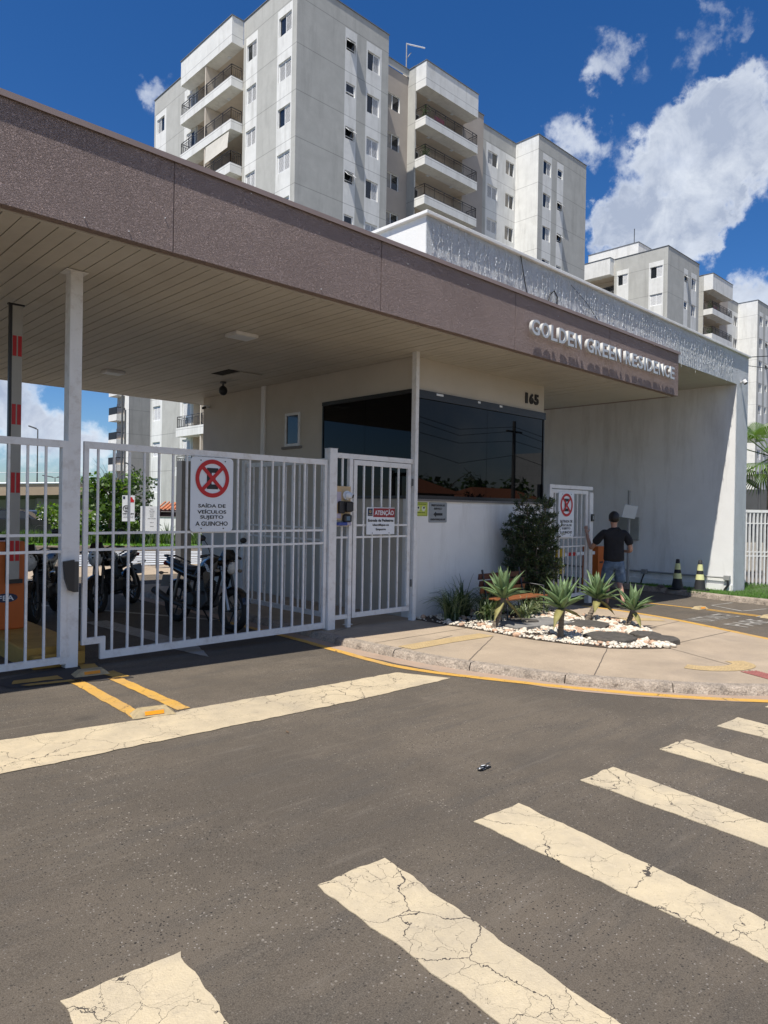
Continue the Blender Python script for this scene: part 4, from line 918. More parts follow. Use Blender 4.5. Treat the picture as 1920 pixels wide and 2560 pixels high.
# right gate
g2 = empty('visitor_gate', (11.8, 7.6, gz(12))); tag(g2, 'white pedestrian gate behind the shrub, right of the gatehouse', 'gate')
frame_bars(g2, 11.83, 13.2, -.04, 2.13, [11.98+i*.165 for i in range(8)], [1.17, .99], t=.06, y=7.6)
def GB(mb, nm): return mb.build(nm, g2, -Vector(g2.location))
a = MB(); a.box(11.75, 13.37, 7.57, 7.63, 2.15, 2.22, 'white_steel'); GB(a, 'head_rail'); a = MB(); a.box(11.75, 11.82, 7.57, 7.63, gz(12), 2.149, 'white_steel'); GB(a, 'hinge_post'); a = MB(); a.box(13.23, 13.36, 7.55, 7.65, gz(12)-.05, 2.1, 'white_steel', bev=.004); GB(a, 'closing_post')
e = empty('gate_reader', (13.31, 7.545, 1.5)); tag(e, 'small black card reader on the visitor gate post', 'reader'); a = MB(); a.box(-.045, .045, -.03, 0, 0, .15, 'black_plastic', bev=.008); a.build('reader_body', e); a = MB(); a.box(-.02, .02, -.032, -.0305, .04, .11, 'sign_grey'); a.build('reader_display', e)
guincho(12.05, 12.62, 1.18, 2.08, 7.565, 'no parking sign ENTRADA DE VEICULOS on the visitor gate behind the shrub', 'ENTRADA DE')

for e_, hx, hy, zs_ in ((pg, 7.808, YG, (.5, 2.05)), (g2, 11.826, 7.6, (.3, 1.8))):
    for z in zs_: h_ = MB(); h_.cyl((hx, hy-.035, z), .014, .11, 'steel_dark', 10); h_.build('hinge', e_, -Vector(e_.location))
# barrier (left)
e = empty('barrier_island', (2.75, 9.2, gz(2.7))); tag(e, 'yellow painted concrete island under the orange barrier', None, None, 'structure')
a = MB(); a.box(-.4, .22, -1.45, .9, 0, .2, 'yellow_block', bev=.012); a.build('island_block', e); a = MB(); a.box(-.35, .17, -1.58, -1.46, 0, .14, 'yellow_block', bev=.012); a.build('island_nose', e)
e = empty('parking_barrier', (2.55, 9.25, gz(2.6)+.2)); tag(e, 'orange barrier cabinet with raised red and white arm behind the left gate', 'barrier')
a = MB(); a.box(-.45, .2, -.16, .16, 0, 1.05, 'orange', bev=.012); a.build('cabinet', e)
a = MB(); a.box(.015, .125, -.215, -.161, .6, 3.85, 'arm_grey', bev=.006); a.build('arm', e)
a = MB(); a.box(-.015, .014, -.215, -.161, .6, 3.85, 'black_plastic'); a.box(-.03, .15, -.216, -.16, 3.851, 3.87, 'black_plastic'); a.box(-.01, .17, -.2, -.161, .55, .599, 'black_plastic'); a.build('arm_edge', e)
for z in (.82, 1.63, 2.44, 3.25):
    for xx in (.02, .078):
        a = MB(); a.box(xx, xx+.042, -.219, -.2155, z, z+.24, 'red'); a.build('red_band', e)
a = MB(); vs = [( -.0+.13*math.cos(t*.5236), -.163, .38+.055*math.sin(t*.5236+.0)) for t in range(12)]; a.add(vs, [tuple(range(12))], 'navy'); a.build('logo_plate', e)
me = text_mesh('FEA', .06, .001, 'sign_white', .001, .17, .06); link('lettering', me, e, (0, -.165, .35))

# ================================================================== TOWERS
ZR = 33.726
def shutter_mesh(wd, h, n=13):
    m = MB(); t = .04
    m.box(0, wd, 0, .03, 0, t, 'shutter'); m.box(0, wd, 0, .03, h-t, h, 'shutter'); m.box(0, t, 0, .03, t, h-t, 'shutter'); m.box(wd-t, wd, 0, .03, t, h-t, 'shutter')
    k = int((h-2*t)/.075)
    for i in range(k):
        z = t+(i+.5)*(h-2*t)/k; m.add([(t, .002, z-.028), (wd-t, .002, z-.028), (wd-t, .026, z+.03), (t, .026, z+.03)], [(0, 1, 2, 3)], 'shutter')
    m.add([(t, .028, t), (wd-t, .028, t), (wd-t, .028, h-t), (t, .028, h-t)], [(0, 1, 2, 3)], 'dull_grey')
    return m.mesh('shutter')
_wc = {}
def win_parts(kind, w, h):
    key = (kind, round(w, 2), round(h, 2))
    if key in _wc: return _wc[key]
    t = .045; f = MB(); D0, D1 = .07, .13
    f.box(0, w, D0, D1, 0, t, 'shutter'); f.box(0, w, D0, D1, h-t, h, 'shutter'); f.box(0, t, D0, D1, t, h-t, 'shutter'); f.box(w-t, w, D0, D1, t, h-t, 'shutter')
    parts = []
    pm = MB(); pm.quad((t, .11, t), (w-t, .11, t), (w-t, .11, h-t), (t, .11, h-t), 'glass_win'); pane = pm.mesh('pane')
    if kind == 'closed':
        s_ = shutter_mesh(w/2-t, h-2*t); parts += [('shutter', s_, (t, .075, t), 0), ('shutter', s_, (w/2, .075, t), 0)]
    elif kind in ('openL', 'openR'):
        s_ = shutter_mesh(w/2-t, h-2*t); parts += [('pane', pane, (0, 0, 0), 0), ('shutter', s_, (w/2 if kind == 'openL' else t, .07, t), 0)]
    elif kind == 'slide':
        pp = MB(); pp.quad((t, .11, t), (w/2, .11, t), (w/2, .11, h-t), (t, .11, h-t), 'glass_pale'); p2 = pp.mesh('pane')
        f.box(w/2-.03, w/2+.03, D0-.01, D1, t, h-t, 'shutter'); parts += [('pane', p2, (0, 0, 0), 0), ('pane', pane, (w/2-.0, -.002, 0), 0)] if False else [('pane', pane, (0, 0, 0), 0), ('pane', p2, (0, -.006, 0), 0)]
    elif kind in ('awn', 'awn_open'):
        parts += [('pane', pane, (0, 0, 0), 0)]; f.box(t, w-t, D0, D1, h*.22, h*.22+.03, 'shutter')
        s_ = MB(); hh = h*.7; t2 = .035
        s_.box(0, w-2*t, 0, .03, 0, t2, 'shutter'); s_.box(0, w-2*t, 0, .03, hh-t2, hh, 'shutter'); s_.box(0, t2, 0, .03, t2, hh-t2, 'shutter'); s_.box(w-2*t-t2, w-2*t, 0, .03, t2, hh-t2, 'shutter')
        s_.quad((t2, .015, t2), (w-2*t-t2, .015, t2), (w-2*t-t2, .015, hh-t2), (t2, .015, hh-t2), 'glass_win')
        for v in range(len(s_.v)): s_.v[v] = (s_.v[v][0], s_.v[v][1], s_.v[v][2]-hh)
        parts += [('sash', s_.mesh('sash'), (t, .06, h-t), R(-48) if kind == 'awn_open' else 0)]
    _wc[key] = (f.mesh('window'), parts); return _wc[key]
def facade(mb, u0, u1, z0, z1, holes, strips, P, m0, depth=.16, joints=True):
    """wall face with real openings; P(u,z,d) -> xyz; strips: (u0,u1,ztop) painted white"""
    us = sorted({u0, u1, *[h[0] for h in holes], *[h[1] for h in holes], *[s[0] for s in strips], *[s[1] for s in strips]}); us = [u for u in us if u0 <= u <= u1]
    zs = sorted({z0, z1, *[h[2] for h in holes], *[h[3] for h in holes], *[s[2] for s in strips]}); zs = [z for z in zs if z0 <= z <= z1]
    for i in range(len(us)-1):
        for j in range(len(zs)-1):
            uc, zc_ = (us[i]+us[i+1])/2, (zs[j]+zs[j+1])/2
            if any(h[0] < uc < h[1] and h[2] < zc_ < h[3] for h in holes): continue
            m = 'tower_white' if any(s[0] < uc < s[1] and zc_ < s[2] for s in strips) else m0
            mb.quad(P(us[i], zs[j], 0), P(us[i+1], zs[j], 0), P(us[i+1], zs[j+1], 0), P(us[i], zs[j+1], 0), m)
    for a, b, c, d in holes:
        for (p, q) in (((a, c), (a, d)), ((a, d), (b, d)), ((b, d), (b, c)), ((b, c), (a, c))):
            mb.quad(P(*p, 0), P(*q, 0), P(*q, depth), P(*p, depth), 'tower_white')
def tower(name, label, ox, oy, oz, nf, nl, nr, full=True, penthouse=False):
    """origin: near left corner of the main block at roof level"""
    root = empty(name, (25.25+ox, 34.45+oy, gz(30))); tag(root, label, 'apartment tower')
    OZ = ZR+oz-gz(30)                                # roof height in root space
    rnd = random.Random(int(ox*7)+3)
    def X(x): return x-25.25
    def Y(y): return y-34.45
    def Z(z): return z-ZR+OZ
    zbot = max(-1.5, Z(ZR-2.82*nf-1.4)) if nf < 10 else -1.5
    def Pf(yp): return lambda u, z, d: (X(u), Y(yp)+d, z)
    def Pl(xp): return lambda u, z, d: (X(xp)+d, Y(u), z)
    wl_ = {'small': [0, 1, 0, 0, 1, 0, 1, 0, 0, 1, 0]}
    def put(kind, w, h, loc, left):
        me, parts = win_parts(kind, w, h); o = link('window', me, root, loc, (0, 0, R(-90) if left else 0))
        for nm, pm, pl, rx in parts: link(nm, pm, o, pl, (rx, 0, 0))
    def column(u0, u1, top, h, nn, kinds, yp, left, holes):
        for k in range(nn):
            zt = Z(top-2.82*k); holes.append((u0, u1, zt-h, zt)); kd = kinds(k)
            if left: put(kd, u1-u0, h, (X(yp), Y(u1), zt-h), True)
            else: put(kd, u1-u0, h, (X(u0), Y(yp), zt-h), False)
    roofz = OZ; T = Z(32.42)
    # --- left face, near part
    mb = MB(); H = []
    column(35.0, 36.31, 31.92, 1.18, nl, lambda k: ['openL', 'closed', 'openL', 'closed', 'closed', 'closed', 'openR', 'closed', 'closed', 'closed', 'closed'][k % 11], 25.25, True, H)
    column(38.78, 39.9, 31.92, 1.12, nl, lambda k: ['openL', 'closed', 'closed', 'closed', 'openR', 'closed', 'closed', 'openL', 'closed', 'closed', 'closed'][k % 11], 25.25, True, H)
    facade(mb, 34.45, 40.3, -1.5, roofz, H, [(34.9, 36.45, T), (38.66, 40.0, T)], Pl(25.25), 'beige')
    H = []
    column(46.75, 47.95, 31.92, 1.12, nl, lambda k: 'openR' if k == 1 else 'closed', 25.25, True, H)
    column(51.5, 52.75, 31.98, 1.16, nl, lambda k: 'openR' if k == 0 else ('openL' if k == 3 else 'closed'), 25.25, True, H)
    facade(mb, 46.3, 53.2, -1.5, roofz, H, [(46.6, 48.3, T), (51.2, 52.95, T)], Pl(25.25), 'beige')
    mb.quad((X(25.25), Y(53.2), -1.5), (X(33), Y(53.2), -1.5), (X(33), Y(53.2), roofz), (X(25.25), Y(53.2), roofz), 'beige')
    # --- main front
    H = []
    column(29.17, 29.95, 31.83, .78, nf, lambda k: ['awn_open', 'awn', 'awn_open', 'awn_open', 'awn', 'awn', 'awn_open'][k % 7], 34.45, False, H)
    column(31.02, 32.11, 31.86, 1.22, nf, lambda k: ['openL', 'openL', 'closed', 'openL', 'closed', 'closed', 'openL'][k % 7], 34.45, False, H)
    facade(mb, 25.25, 32.92, -1.5, roofz, H, [(29.07, 30.07, T), (30.9, 32.28, T)], Pf(34.45), 'beige')
    mb.quad((X(32.92), Y(34.45), -1.5), (X(32.92), Y(36.2), -1.5), (X(32.92), Y(36.2), roofz), (X(32.92), Y(34.45), roofz), 'beige')
    # --- recess with sliding windows
    H = []; column(34.35, 35.78, 31.38, 1.12, nf, lambda k: 'slide', 36.2, False, H)
    facade(mb, 32.92, 36.62, -1.5, Z(33.2), H, [], Pf(36.2), 'tower_tan'); facade(mb, 32.92, 36.62, Z(33.2), roofz, [], [], Pf(36.12), 'beige')
    # --- pier and balcony recess
    mb.quad((X(36.62), Y(36.2), -1.5), (X(36.62), Y(35.45), -1.5), (X(36.62), Y(35.45), roofz), (X(36.62), Y(36.2), roofz), 'beige')
    mb.quad((X(36.62), Y(35.45), -1.5), (X(36.75), Y(35.45), -1.5), (X(36.75), Y(35.45), roofz), (X(36.62), Y(35.45), roofz), 'beige')
    mb.box(X(36.75)-.128, X(36.75), Y(35.452), Y(36.9), -1.5, roofz-.01, 'tower_in')
    mb.quad((X(36.75), Y(36.9), -1.5), (X(42.5), Y(36.9), -1.5), (X(42.5), Y(36.9), roofz-.01), (X(36.75), Y(36.9), roofz-.01), 'tower_in')
    mb.quad((X(42.5), Y(36.9), -1.5), (X(42.5), Y(35.9), -1.5), (X(42.5), Y(35.9), roofz-.01), (X(42.5), Y(36.9), roofz-.01), 'tower_in')
    facade(mb, 42.5, 45.1, -1.5, roofz, [], [], Pf(35.9), 'tower_tan')
    mb.quad((X(45.1), Y(35.9), -1.5), (X(45.1), Y(36.65), -1.5), (X(45.1), Y(36.65), roofz), (X(45.1), Y(35.9), roofz), 'beige')
    # --- back wall
    H = []
    column(46.68, 48.05, 31.84, 1.14, nf, lambda k: 'openR' if k == 0 else 'closed', 36.65, False, H); column(49.18, 50.38, 31.88, 1.18, nf, lambda k: 'slide', 36.65, False, H)
    facade(mb, 45.1, 50.6, -1.5, roofz, H, [(46.45, 50.59, T)], Pf(36.65), 'beige')
    # --- right block
    mb.quad((X(50.6), Y(36.65), -1.5), (X(50.6), Y(34.3), -1.5), (X(50.6), Y(34.3), roofz), (X(50.6), Y(36.65), roofz), 'tower_white')
    H = []
    column(51.36, 52.52, 31.87, 1.2, nr, lambda k: 'openL', 34.3, False, H); column(53.58, 54.36, 31.84, .76, nr, lambda k: ['awn', 'awn_open', 'awn_open', 'awn', 'awn'][k % 5], 34.3, False, H)
    facade(mb, 50.6, 58.35, -1.5, roofz, H, [(51.28, 52.66, T), (53.48, 54.52, T)], Pf(34.3), 'beige')
    mb.quad((X(58.35), Y(34.3), -1.5), (X(58.35), Y(53), -1.5), (X(58.35), Y(53), roofz), (X(58.35), Y(34.3), roofz), 'beige')
    mb.quad((X(26.7), Y(40.3), -1.5), (X(25.25), Y(40.3), -1.5), (X(25.25), Y(40.3), roofz-.01), (X(26.7), Y(40.3), roofz-.01), 'tower_in')
    mb.quad((X(26.7), Y(40.3), -1.5), (X(26.7), Y(46.3), -1.5), (X(26.7), Y(46.3), roofz-.01), (X(26.7), Y(40.3), roofz-.01), 'tower_in')
    mb.quad((X(26.7), Y(46.3), -1.5), (X(25.25), Y(46.3), -1.5), (X(25.25), Y(46.3), roofz-.01), (X(26.7), Y(46.3), roofz-.01), 'tower_in')
    mb.build('wall', root, fix=False)
    cm = MB(); cm.box(X(26.75), X(58.2), Y(37.1), Y(53), -1.4, roofz-.35, 'tower_tan'); cm.box(X(25.4), X(32.9), Y(34.7), Y(37.1), roofz-.36, roofz-.3, 'tower_tan'); cm.box(X(50.75), X(58.2), Y(34.5), Y(37.09), roofz-.37, roofz-.3, 'tower_tan'); cm.build('core', root)
    # coping
    cp = MB(); c = .05
    for a, b, y in ((25.2, 32.97, 34.4), (50.55, 58.4, 34.25), (45.1, 50.55, 36.6), (42.55, 45.15, 35.85), (32.97, 36.57, 36.07)): MB().box(X(a), X(b), Y(y), Y(y)+.2, roofz+.001, roofz+c, 'tower_cap').build('roof_coping', root)
    for x, a, b in ((25.2, 34.6, 40.3), (25.2, 46.95+.28, 53.25), (50.55, 34.45, 36.65), (36.57, 35.45, 36.27)): MB().box(X(x), X(x)+.2, Y(a), Y(b), roofz+.001, roofz+c, 'tower_cap').build('roof_coping', root)
    # --- balconies front and left: slab, railing, door, air conditioners
    rail_me = {}
    def railing(x0, x1, y0, y1, z):   # L shaped rail meshes around slab edge, bars real
        m = MB(); zt = z+.80; n = max(1, int(max(abs(x1-x0), abs(y1-y0))/.13)); A, B = Vector((x0, y0, 0)), Vector((x1, y1, 0))
        m.tube([A+Vector((0, 0, zt)), B+Vector((0, 0, zt))], .028, 'black_rail', 4, False); m.tube([A+Vector((0, 0, zt-.16)), B+Vector((0, 0, zt-.16))], .016, 'black_rail', 4, False); m.tube([A+Vector((0, 0, z+.07)), B+Vector((0, 0, z+.07))], .018, 'black_rail', 4, False)
        for i in range(n+1):
            p = A.lerp(B, i/n); big = i % 8 == 0 or i == n; m.tube([p+Vector((0, 0, z)), p+Vector((0, 0, zt if big else zt-.16))], .026 if big else .013, 'black_rail', 4, False, False)
        return m
    for k in range(-1, nf if nf < 10 else 9):
        s1 = Z(29.82-2.82*k); s0 = Z(29.18-2.82*k)
        if k == -1: s1 = roofz; s0 = Z(31.94)
        a = MB(); a.box(X(36.64), X(42.55), Y(34.42), Y(35.44), s0, s1+(.002 if k == -1 else 0), 'tower_white'); a.box(X(36.76), X(42.49), Y(35.441), Y(36.89), s0+.02, s0+.2, 'tower_in')
        if k == -1: a.box(X(36.6), X(42.6), Y(34.37), Y(34.5), s1+.003, s1+.05, 'tower_cap'); a.box(X(36.6), X(36.75), Y(34.5), Y(35.45), s1+.003, s1+.05, 'tower_cap')
        bal = a.build('balcony', root)
        lm = MB(); lm.box(X(38), X(38.25), Y(35.4), Y(35.6), s0-.03, s0-.001, 'sign_white'); lm.box(X(40.6), X(40.85), Y(35.4), Y(35.6), s0-.03, s0-.001, 'sign_white'); lm.build('ceiling_light', bal)
        if k >= 0:
            railing(X(36.7), X(42.5), Y(34.47), Y(34.47), s1).build('railing', bal); railing(X(36.7), X(36.7), Y(34.47), Y(35.42), s1).build('railing', bal); railing(X(42.5), X(42.5), Y(34.47), Y(35.42), s1).build('railing', bal)
            d = MB(); d.box(X(37.1), X(38.5), Y(36.84), Y(36.895), s0+.2, s0+2.3, 'shutter'); d.build('door', bal)
            d2 = MB(); d2.box(X(37.18), X(38.42), Y(36.83), Y(36.838), s0+.25, s0+2.22, 'glass_win'); d2.box(X(39.1), X(40.4), Y(36.83), Y(36.89), s0+.2, s0+2.25, 'glass_win'); d2.build('door_glass', bal)
            acm = MB(); acm.box(X(41.2), X(41.95), Y(36.4), Y(36.75), s0+.25, s0+.85, 'ac'); acm.box(X(41.25), X(41.95), Y(36.4), Y(36.75), s0+1.05, s0+1.62, 'ac'); acm.box(X(41.3), X(41.75), Y(36.39), Y(36.399), s0+.35, s0+.78, 'steel_dark'); acm.build('air_conditioner', bal)
            if k == 0:
                tw = MB(); tw.box(X(38.1), X(39.2), Y(34.9), Y(34.93), s1+.1, s1+.75, 'pink'); tw.build('towel', bal)
            if k in (0, 1):
                pl = MB()
                for i in range(90):
                    cx, cy, cz = X(37.1)+rnd.gauss(0, .16), Y(34.9)+rnd.gauss(0, .15), s1+.35+rnd.gauss(0, .3); sz = .07; pl.add([(cx-sz, cy, cz), (cx, cy+sz*.4, cz+sz), (cx+sz, cy, cz+.02), (cx, cy-sz*.4, cz-sz)], [(0, 1, 2, 3)], 'tree_dark')
                pl.build('potted_plant', bal)
    for k in range(-1, nl):
        s1 = Z(29.82-2.82*k); s0 = Z(29.18-2.82*k)
        if k == -1: s1 = roofz; s0 = Z(31.98)
        a = MB(); a.box(X(24.36), X(25.24), Y(40.33), Y(47.2), s0, s1, 'tower_white'); a.box(X(25.241), X(26.69), Y(40.31), Y(46.29), s0+.02, s0+.2, 'tower_in')
        if k == -1: a.box(X(24.31), X(24.45), Y(40.28), Y(47.25), s1+.003, s1+.05, 'tower_cap'); a.box(X(24.45), X(25.25), Y(40.28), Y(40.42), s1+.003, s1+.05, 'tower_cap')
        else: a.box(X(24.42), X(26.68), Y(43.72), Y(43.84), s1, s0+2.8, 'tower_in')
        bal = a.build('balcony', root)
        lm = MB(); lm.box(X(25.0), X(25.22), Y(41.7), Y(41.95), s0-.03, s0-.001, 'sign_white'); lm.build('ceiling_light', bal)
        if k >= 0:
            railing(X(24.42), X(24.42), Y(40.4), Y(43.7), s1).build('railing', bal); railing(X(24.42), X(24.42), Y(43.86), Y(47.1), s1).build('railing', bal); railing(X(24.42), X(25.2), Y(40.4), Y(40.4), s1).build('railing', bal); railing(X(24.42), X(25.2), Y(47.1), Y(47.1), s1).build('railing', bal)
            d2 = MB(); d2.box(X(26.62), X(26.68), Y(41.0), Y(42.3), s0+.2, s0+2.25, 'glass_win'); d2.box(X(26.62), X(26.68), Y(44.3), Y(45.5), s0+.2, s0+2.25, 'glass_win'); d2.build('door_glass', bal)
            for yy in (42.9, 45.2 if k % 2 else 40.6):
                acm = MB(); acm.box(X(26.25), X(26.6), Y(yy), Y(yy+.75), s0+1.05, s0+1.6, 'ac'); acm.torus((X(26.24), Y(yy+.32), s0+1.32), .17, .02, 'steel_dark', 14, 4, 'z'); acm.build('air_conditioner', bal)
            if full and k == 2:
                t_ = MB(); t_.quad((X(24.4), Y(40.6), Z(26.3)), (X(24.4), Y(43.6), Z(26.3)), (X(24.36), Y(43.6), Z(25.15)), (X(24.3), Y(40.6), Z(25.2)), 'tarp'); t_.quad((X(24.41), Y(43.6), Z(26.3)), (X(24.41), Y(40.6), Z(26.3)), (X(24.37), Y(43.6), Z(25.15)), (X(24.37), Y(43.6), Z(25.15)), 'tarp') if False else None; t_.build('roller_blind', bal)
    if penthouse:
        a = MB(); a.box(X(28), X(40), Y(39), Y(45), roofz-.3, roofz+2.3, 'tower_white'); a.box(X(27.95), X(40.05), Y(38.95), Y(45.05), roofz+2.3, roofz+2.36, 'tower_cap'); a.build('roof_house', root)
        a = MB(); a.tube([(X(29), Y(40), roofz+2.3), (X(29), Y(40), roofz+4.3)], .04, 'wire', 6); a.build('roof_mast', root)
    else:
        a = MB(); a.tube([(X(38.2), Y(38), roofz-.3), (X(38.2), Y(38), roofz+3.6)], .05, 'conduit', 6); a.tube([(X(38.2), Y(38), roofz+3.55), (X(39.6), Y(37.4), roofz+3.6)], .05, 'sign_white', 6); a.tube([(X(38.2), Y(38), roofz+2.4), (X(38.7), Y(38), roofz+3.1)], .03, 'conduit', 6); a.build('roof_antenna', root)
    return root
tower('apartment_tower', 'nearest pale apartment tower rising behind the canopy', 0, 0, 0, 6, 11, 6)
tower('apartment_tower', 'second pale apartment tower, further right with a roof house', 44.35, -2.95, -5.03, 4, 4, 10, False, True)
# third, far tower seen under the canopy
ft = empty('apartment_tower', (35.3, 79.9, gz(30))); tag(ft, 'distant apartment tower seen under the canopy at its far left edge', 'apartment tower')
a = MB(); a.box(0, 14, 0, 3.3, -1, 24, 'beige'); a.box(-.02, -.001, -.02, 1.1, -1, 24, 'tower_white'); a.build('wall', ft)
for k in range(8):
    z = 8.55-gz(30)+2.95*(k-2)
    a = MB(); a.box(-1.0, 0, 1.1, 3.4, z, z+.75, 'tower_white'); a.build('balcony', ft)
    b = a; a = MB(); a.box(-.99, -.95, 1.15, 3.35, z+.76, z+1.6, 'black_rail'); a.box(-.99, 0, 1.12, 1.16, z+1.5, z+1.6, 'black_rail')
    for i in range(12): a.box(-.99, -.97, 1.15+i*.18, 1.18+i*.18, z+.76, z+1.6, 'black_rail')
    a.build('railing', ft); a = MB(); a.box(-.02, -.001, 1.2, 3.4, z+.75, z+2.2, 'tower_tan'); a.build('recess', ft)

# ================================================================== YARD BEHIND THE CANOPY
def leaf_cloud(mb, c, r, n, s, m, rnd, shell=.45, m2=None, p2=.3, sun=None):
    for i in range(n):
        d = Vector((rnd.gauss(0, 1), rnd.gauss(0, 1), rnd.gauss(0, 1))).normalized(); rr = (shell+(1-shell)*rnd.random()**.5)
        p = Vector((c[0]+d.x*r[0]*rr, c[1]+d.y*r[1]*rr, c[2]+d.z*r[2]*rr))
        a = Vector((rnd.gauss(0, 1), rnd.gauss(0, 1), rnd.gauss(0, .6))).normalized(); b = a.cross(d+Vector((.1, .2, .3))).normalized(); l = s*rnd.uniform(.7, 1.3); w = l*.38
        mb.add([p, p+a*l*.5+b*w, p+a*l, p+a*l*.5-b*w], [(0, 1, 2, 3)], m2 if (m2 and rnd.random() < p2) else m)
def make_tree(name, label, x, y, h, crown, n, s, m, m2, seed, cat='tree', trunk_r=.09, bare=0):
    rnd = random.Random(seed); e = empty(name, (x, y, gz(x))); tag(e, label, cat)
    t = MB(); t.tube([(0, 0, 0), (.05, .03, h*.4), (.0, .0, h*.75)], [trunk_r, trunk_r*.75, trunk_r*.4], 'trunk', 8)
    for i in range(7):
        a = rnd.uniform(0, 6.28); z = h*rnd.uniform(.3, .7); l = rnd.uniform(.4, .8)*crown[0][1][0]; t.tube([(0, 0, z), (math.cos(a)*l*.6, math.sin(a)*l*.6, z+l*.5), (math.cos(a)*l, math.sin(a)*l, z+l*.75)], [trunk_r*.4, trunk_r*.25, .01], 'trunk', 5)
    for i in range(bare):
        a = rnd.uniform(0, 6.28); p = Vector((0, 0, h*.7)); pts = [p.copy()]
        for k in range(4): p += Vector((math.cos(a)*.22+rnd.uniform(-.1, .1), math.sin(a)*.22+rnd.uniform(-.1, .1), rnd.uniform(.2, .45))); pts.append(p.copy())
        t.tube(pts, [.02, .015, .01, .006, .003], 'trunk', 4)
    t.build('trunk', e); c = MB(); tot = sum(q[1][0]*q[1][1]*q[1][2] for q in crown)
    for (cc, rr) in crown:
        k = int(n*rr[0]*rr[1]*rr[2]/tot); sub = max(4, k//60)
        for j in range(sub):
            d = Vector((rnd.gauss(0, 1), rnd.gauss(0, 1), rnd.gauss(0, 1))).normalized()*rnd.uniform(.45, 1); q = (cc[0]+d.x*rr[0], cc[1]+d.y*rr[1], cc[2]+d.z*rr[2]); q2 = rr[0]*.33
            leaf_cloud(c, q, (q2, q2, q2*.8), 60, s, m, rnd, .2, m2, .35)
    c.build('crown', e, fix=False); return e
make_tree('broadleaf_tree', 'light green broad-leaved tree behind the gate left of the sign', 12.95, 31.2, 3.6, [((-.1, 0, 1.9), (1.0, 1.0, 1.2)), ((.2, 0, 3.0), (1.2, 1.2, .5)), ((-.5, .4, 1.0), (.8, .8, .8)), ((.9, -.6, 1.0), (.6, .6, .7))], 2600, .2, 'tree_leaf', 'tree_dark', 5, bare=7)
make_tree('fluffy_tree', 'dark feathery bush behind the broad-leaved tree', 15.2, 34.0, 2.6, [((0, 0, 2.2), (1.2, 1.2, 1.4)), ((-.2, 0, .8), (1.4, 1.4, .8))], 3000, .16, 'tree_dark', 'tree_dark', 6, 'bush')
make_tree('parking_hedge', 'green and yellowish hedge bush beside the silver car', 15.9, 41.5, 1.6, [((-.6, .5, .9), (1.5, 1.4, .9)), ((-1.9, 2.0, 1.4), (1.2, 1.2, .5))], 1800, .2, 'tree_leaf', 'shrub_pale_lit', 8, 'hedge')
make_tree('far_tree', 'dark green tree beyond the parked cars at the left edge', 12.0, 62, 3.2, [((0, 0, 1.5), (3, 3, 1.6)), ((4, 0, 1.3), (3, 3, 1.2))], 1800, .4, 'tree_dark', 'tree_leaf', 9)
# low planting strip, grass, far road, crosswalk, kerb
ground_sheet('rear_pavement', [(2, 26.2), (30, 22.2), (30, 23.3), (2, 27.3)], .01, 'pavement', label='pale strip of pavement behind the canopy') if False else None
ground_sheet('rear_lawn', [(4, 30.5), (14, 29.8), (26, 27), (34, 24), (60, 60), (4, 60)], .06, 'grass_base', thick=.06, label='planted strip behind the rear road')
ground_sheet('rear_kerb', [(4, 30.2), (14, 29.5), (26, 26.7), (34, 23.7), (34, 24), (26, 27), (14, 29.8), (4, 30.5)], .1, 'pavement', thick=.1, label='pale kerb along the rear road')
rc = empty('rear_crosswalk'); tag(rc, 'white zebra crossing on the road behind the canopy', None, None, 'structure')
for i in range(8):
    y = 20.6+i*.86; link('stripe', sheet([(7.2+i*.42, y+.1), (12.2+i*.42, y-.35), (12.4+i*.42, y+.05), (7.4+i*.42, y+.5)], .006, 'sign_white'), rc)
ground_sheet('rear_line', [(3.3, 13.9), (5.6, 9.6), (5.72, 9.6), (3.45, 13.9)], .006, 'old_white', label='faded white line on the driveway behind the gate', jit=.004)
ground_sheet('lane_arrow', [(4.15, 7.16), (3.98, 8.3), (4.12, 8.35), (3.95, 10.4), (4.3, 10.4), (4.42, 8.45), (4.62, 8.5)], .006, 'old_white', label='worn white lane arrow under the wide gate', jit=.006)
ground_sheet('sunlit_apron', [(4, 17.4), (16, 17.0), (16, 20.0), (4, 20.4)], .004, 'pavement', label='sunlit concrete apron behind the canopy')
gr = MB(); rnd = random.Random(12)
def blades(mb, n, fx, h, m, rnd, spread=.012):
    for i in range(n):
        x, y = fx(rnd); z = gz(x)+.1; a = rnd.uniform(0, 6.28); l = h*rnd.uniform(.5, 1.2); dx, dy = math.cos(a)*l*.45, math.sin(a)*l*.45; w = spread*.5; nx, ny = -math.sin(a)*w, math.cos(a)*w
        mb.add([(x-nx, y-ny, z), (x+nx, y+ny, z), (x+dx, y+dy, z+l)], [(0, 1, 2)], m)
def vfx(r):
    while True:
        y = r.uniform(2.5, 8.5); x = 16.6+r.random()**1.5*4.5
        xe = 17.1 if y > 7 else 16.75
        if x > xe and not (x > 17.98 and y > 6.33 and x < 18.8): return x, y
blades(gr, 26000, vfx, .06, 'grass', rnd, .009); gv = gr.build('verge_grass', fix=False); tag(gv, 'short bright green grass on the verge', 'grass', None, 'stuff')
gr = MB()
def hfx(r):
    x = r.uniform(9, 24); y0 = 30.6-(x-9)*.25 if x < 24 else 27; return x, y0+r.random()*3
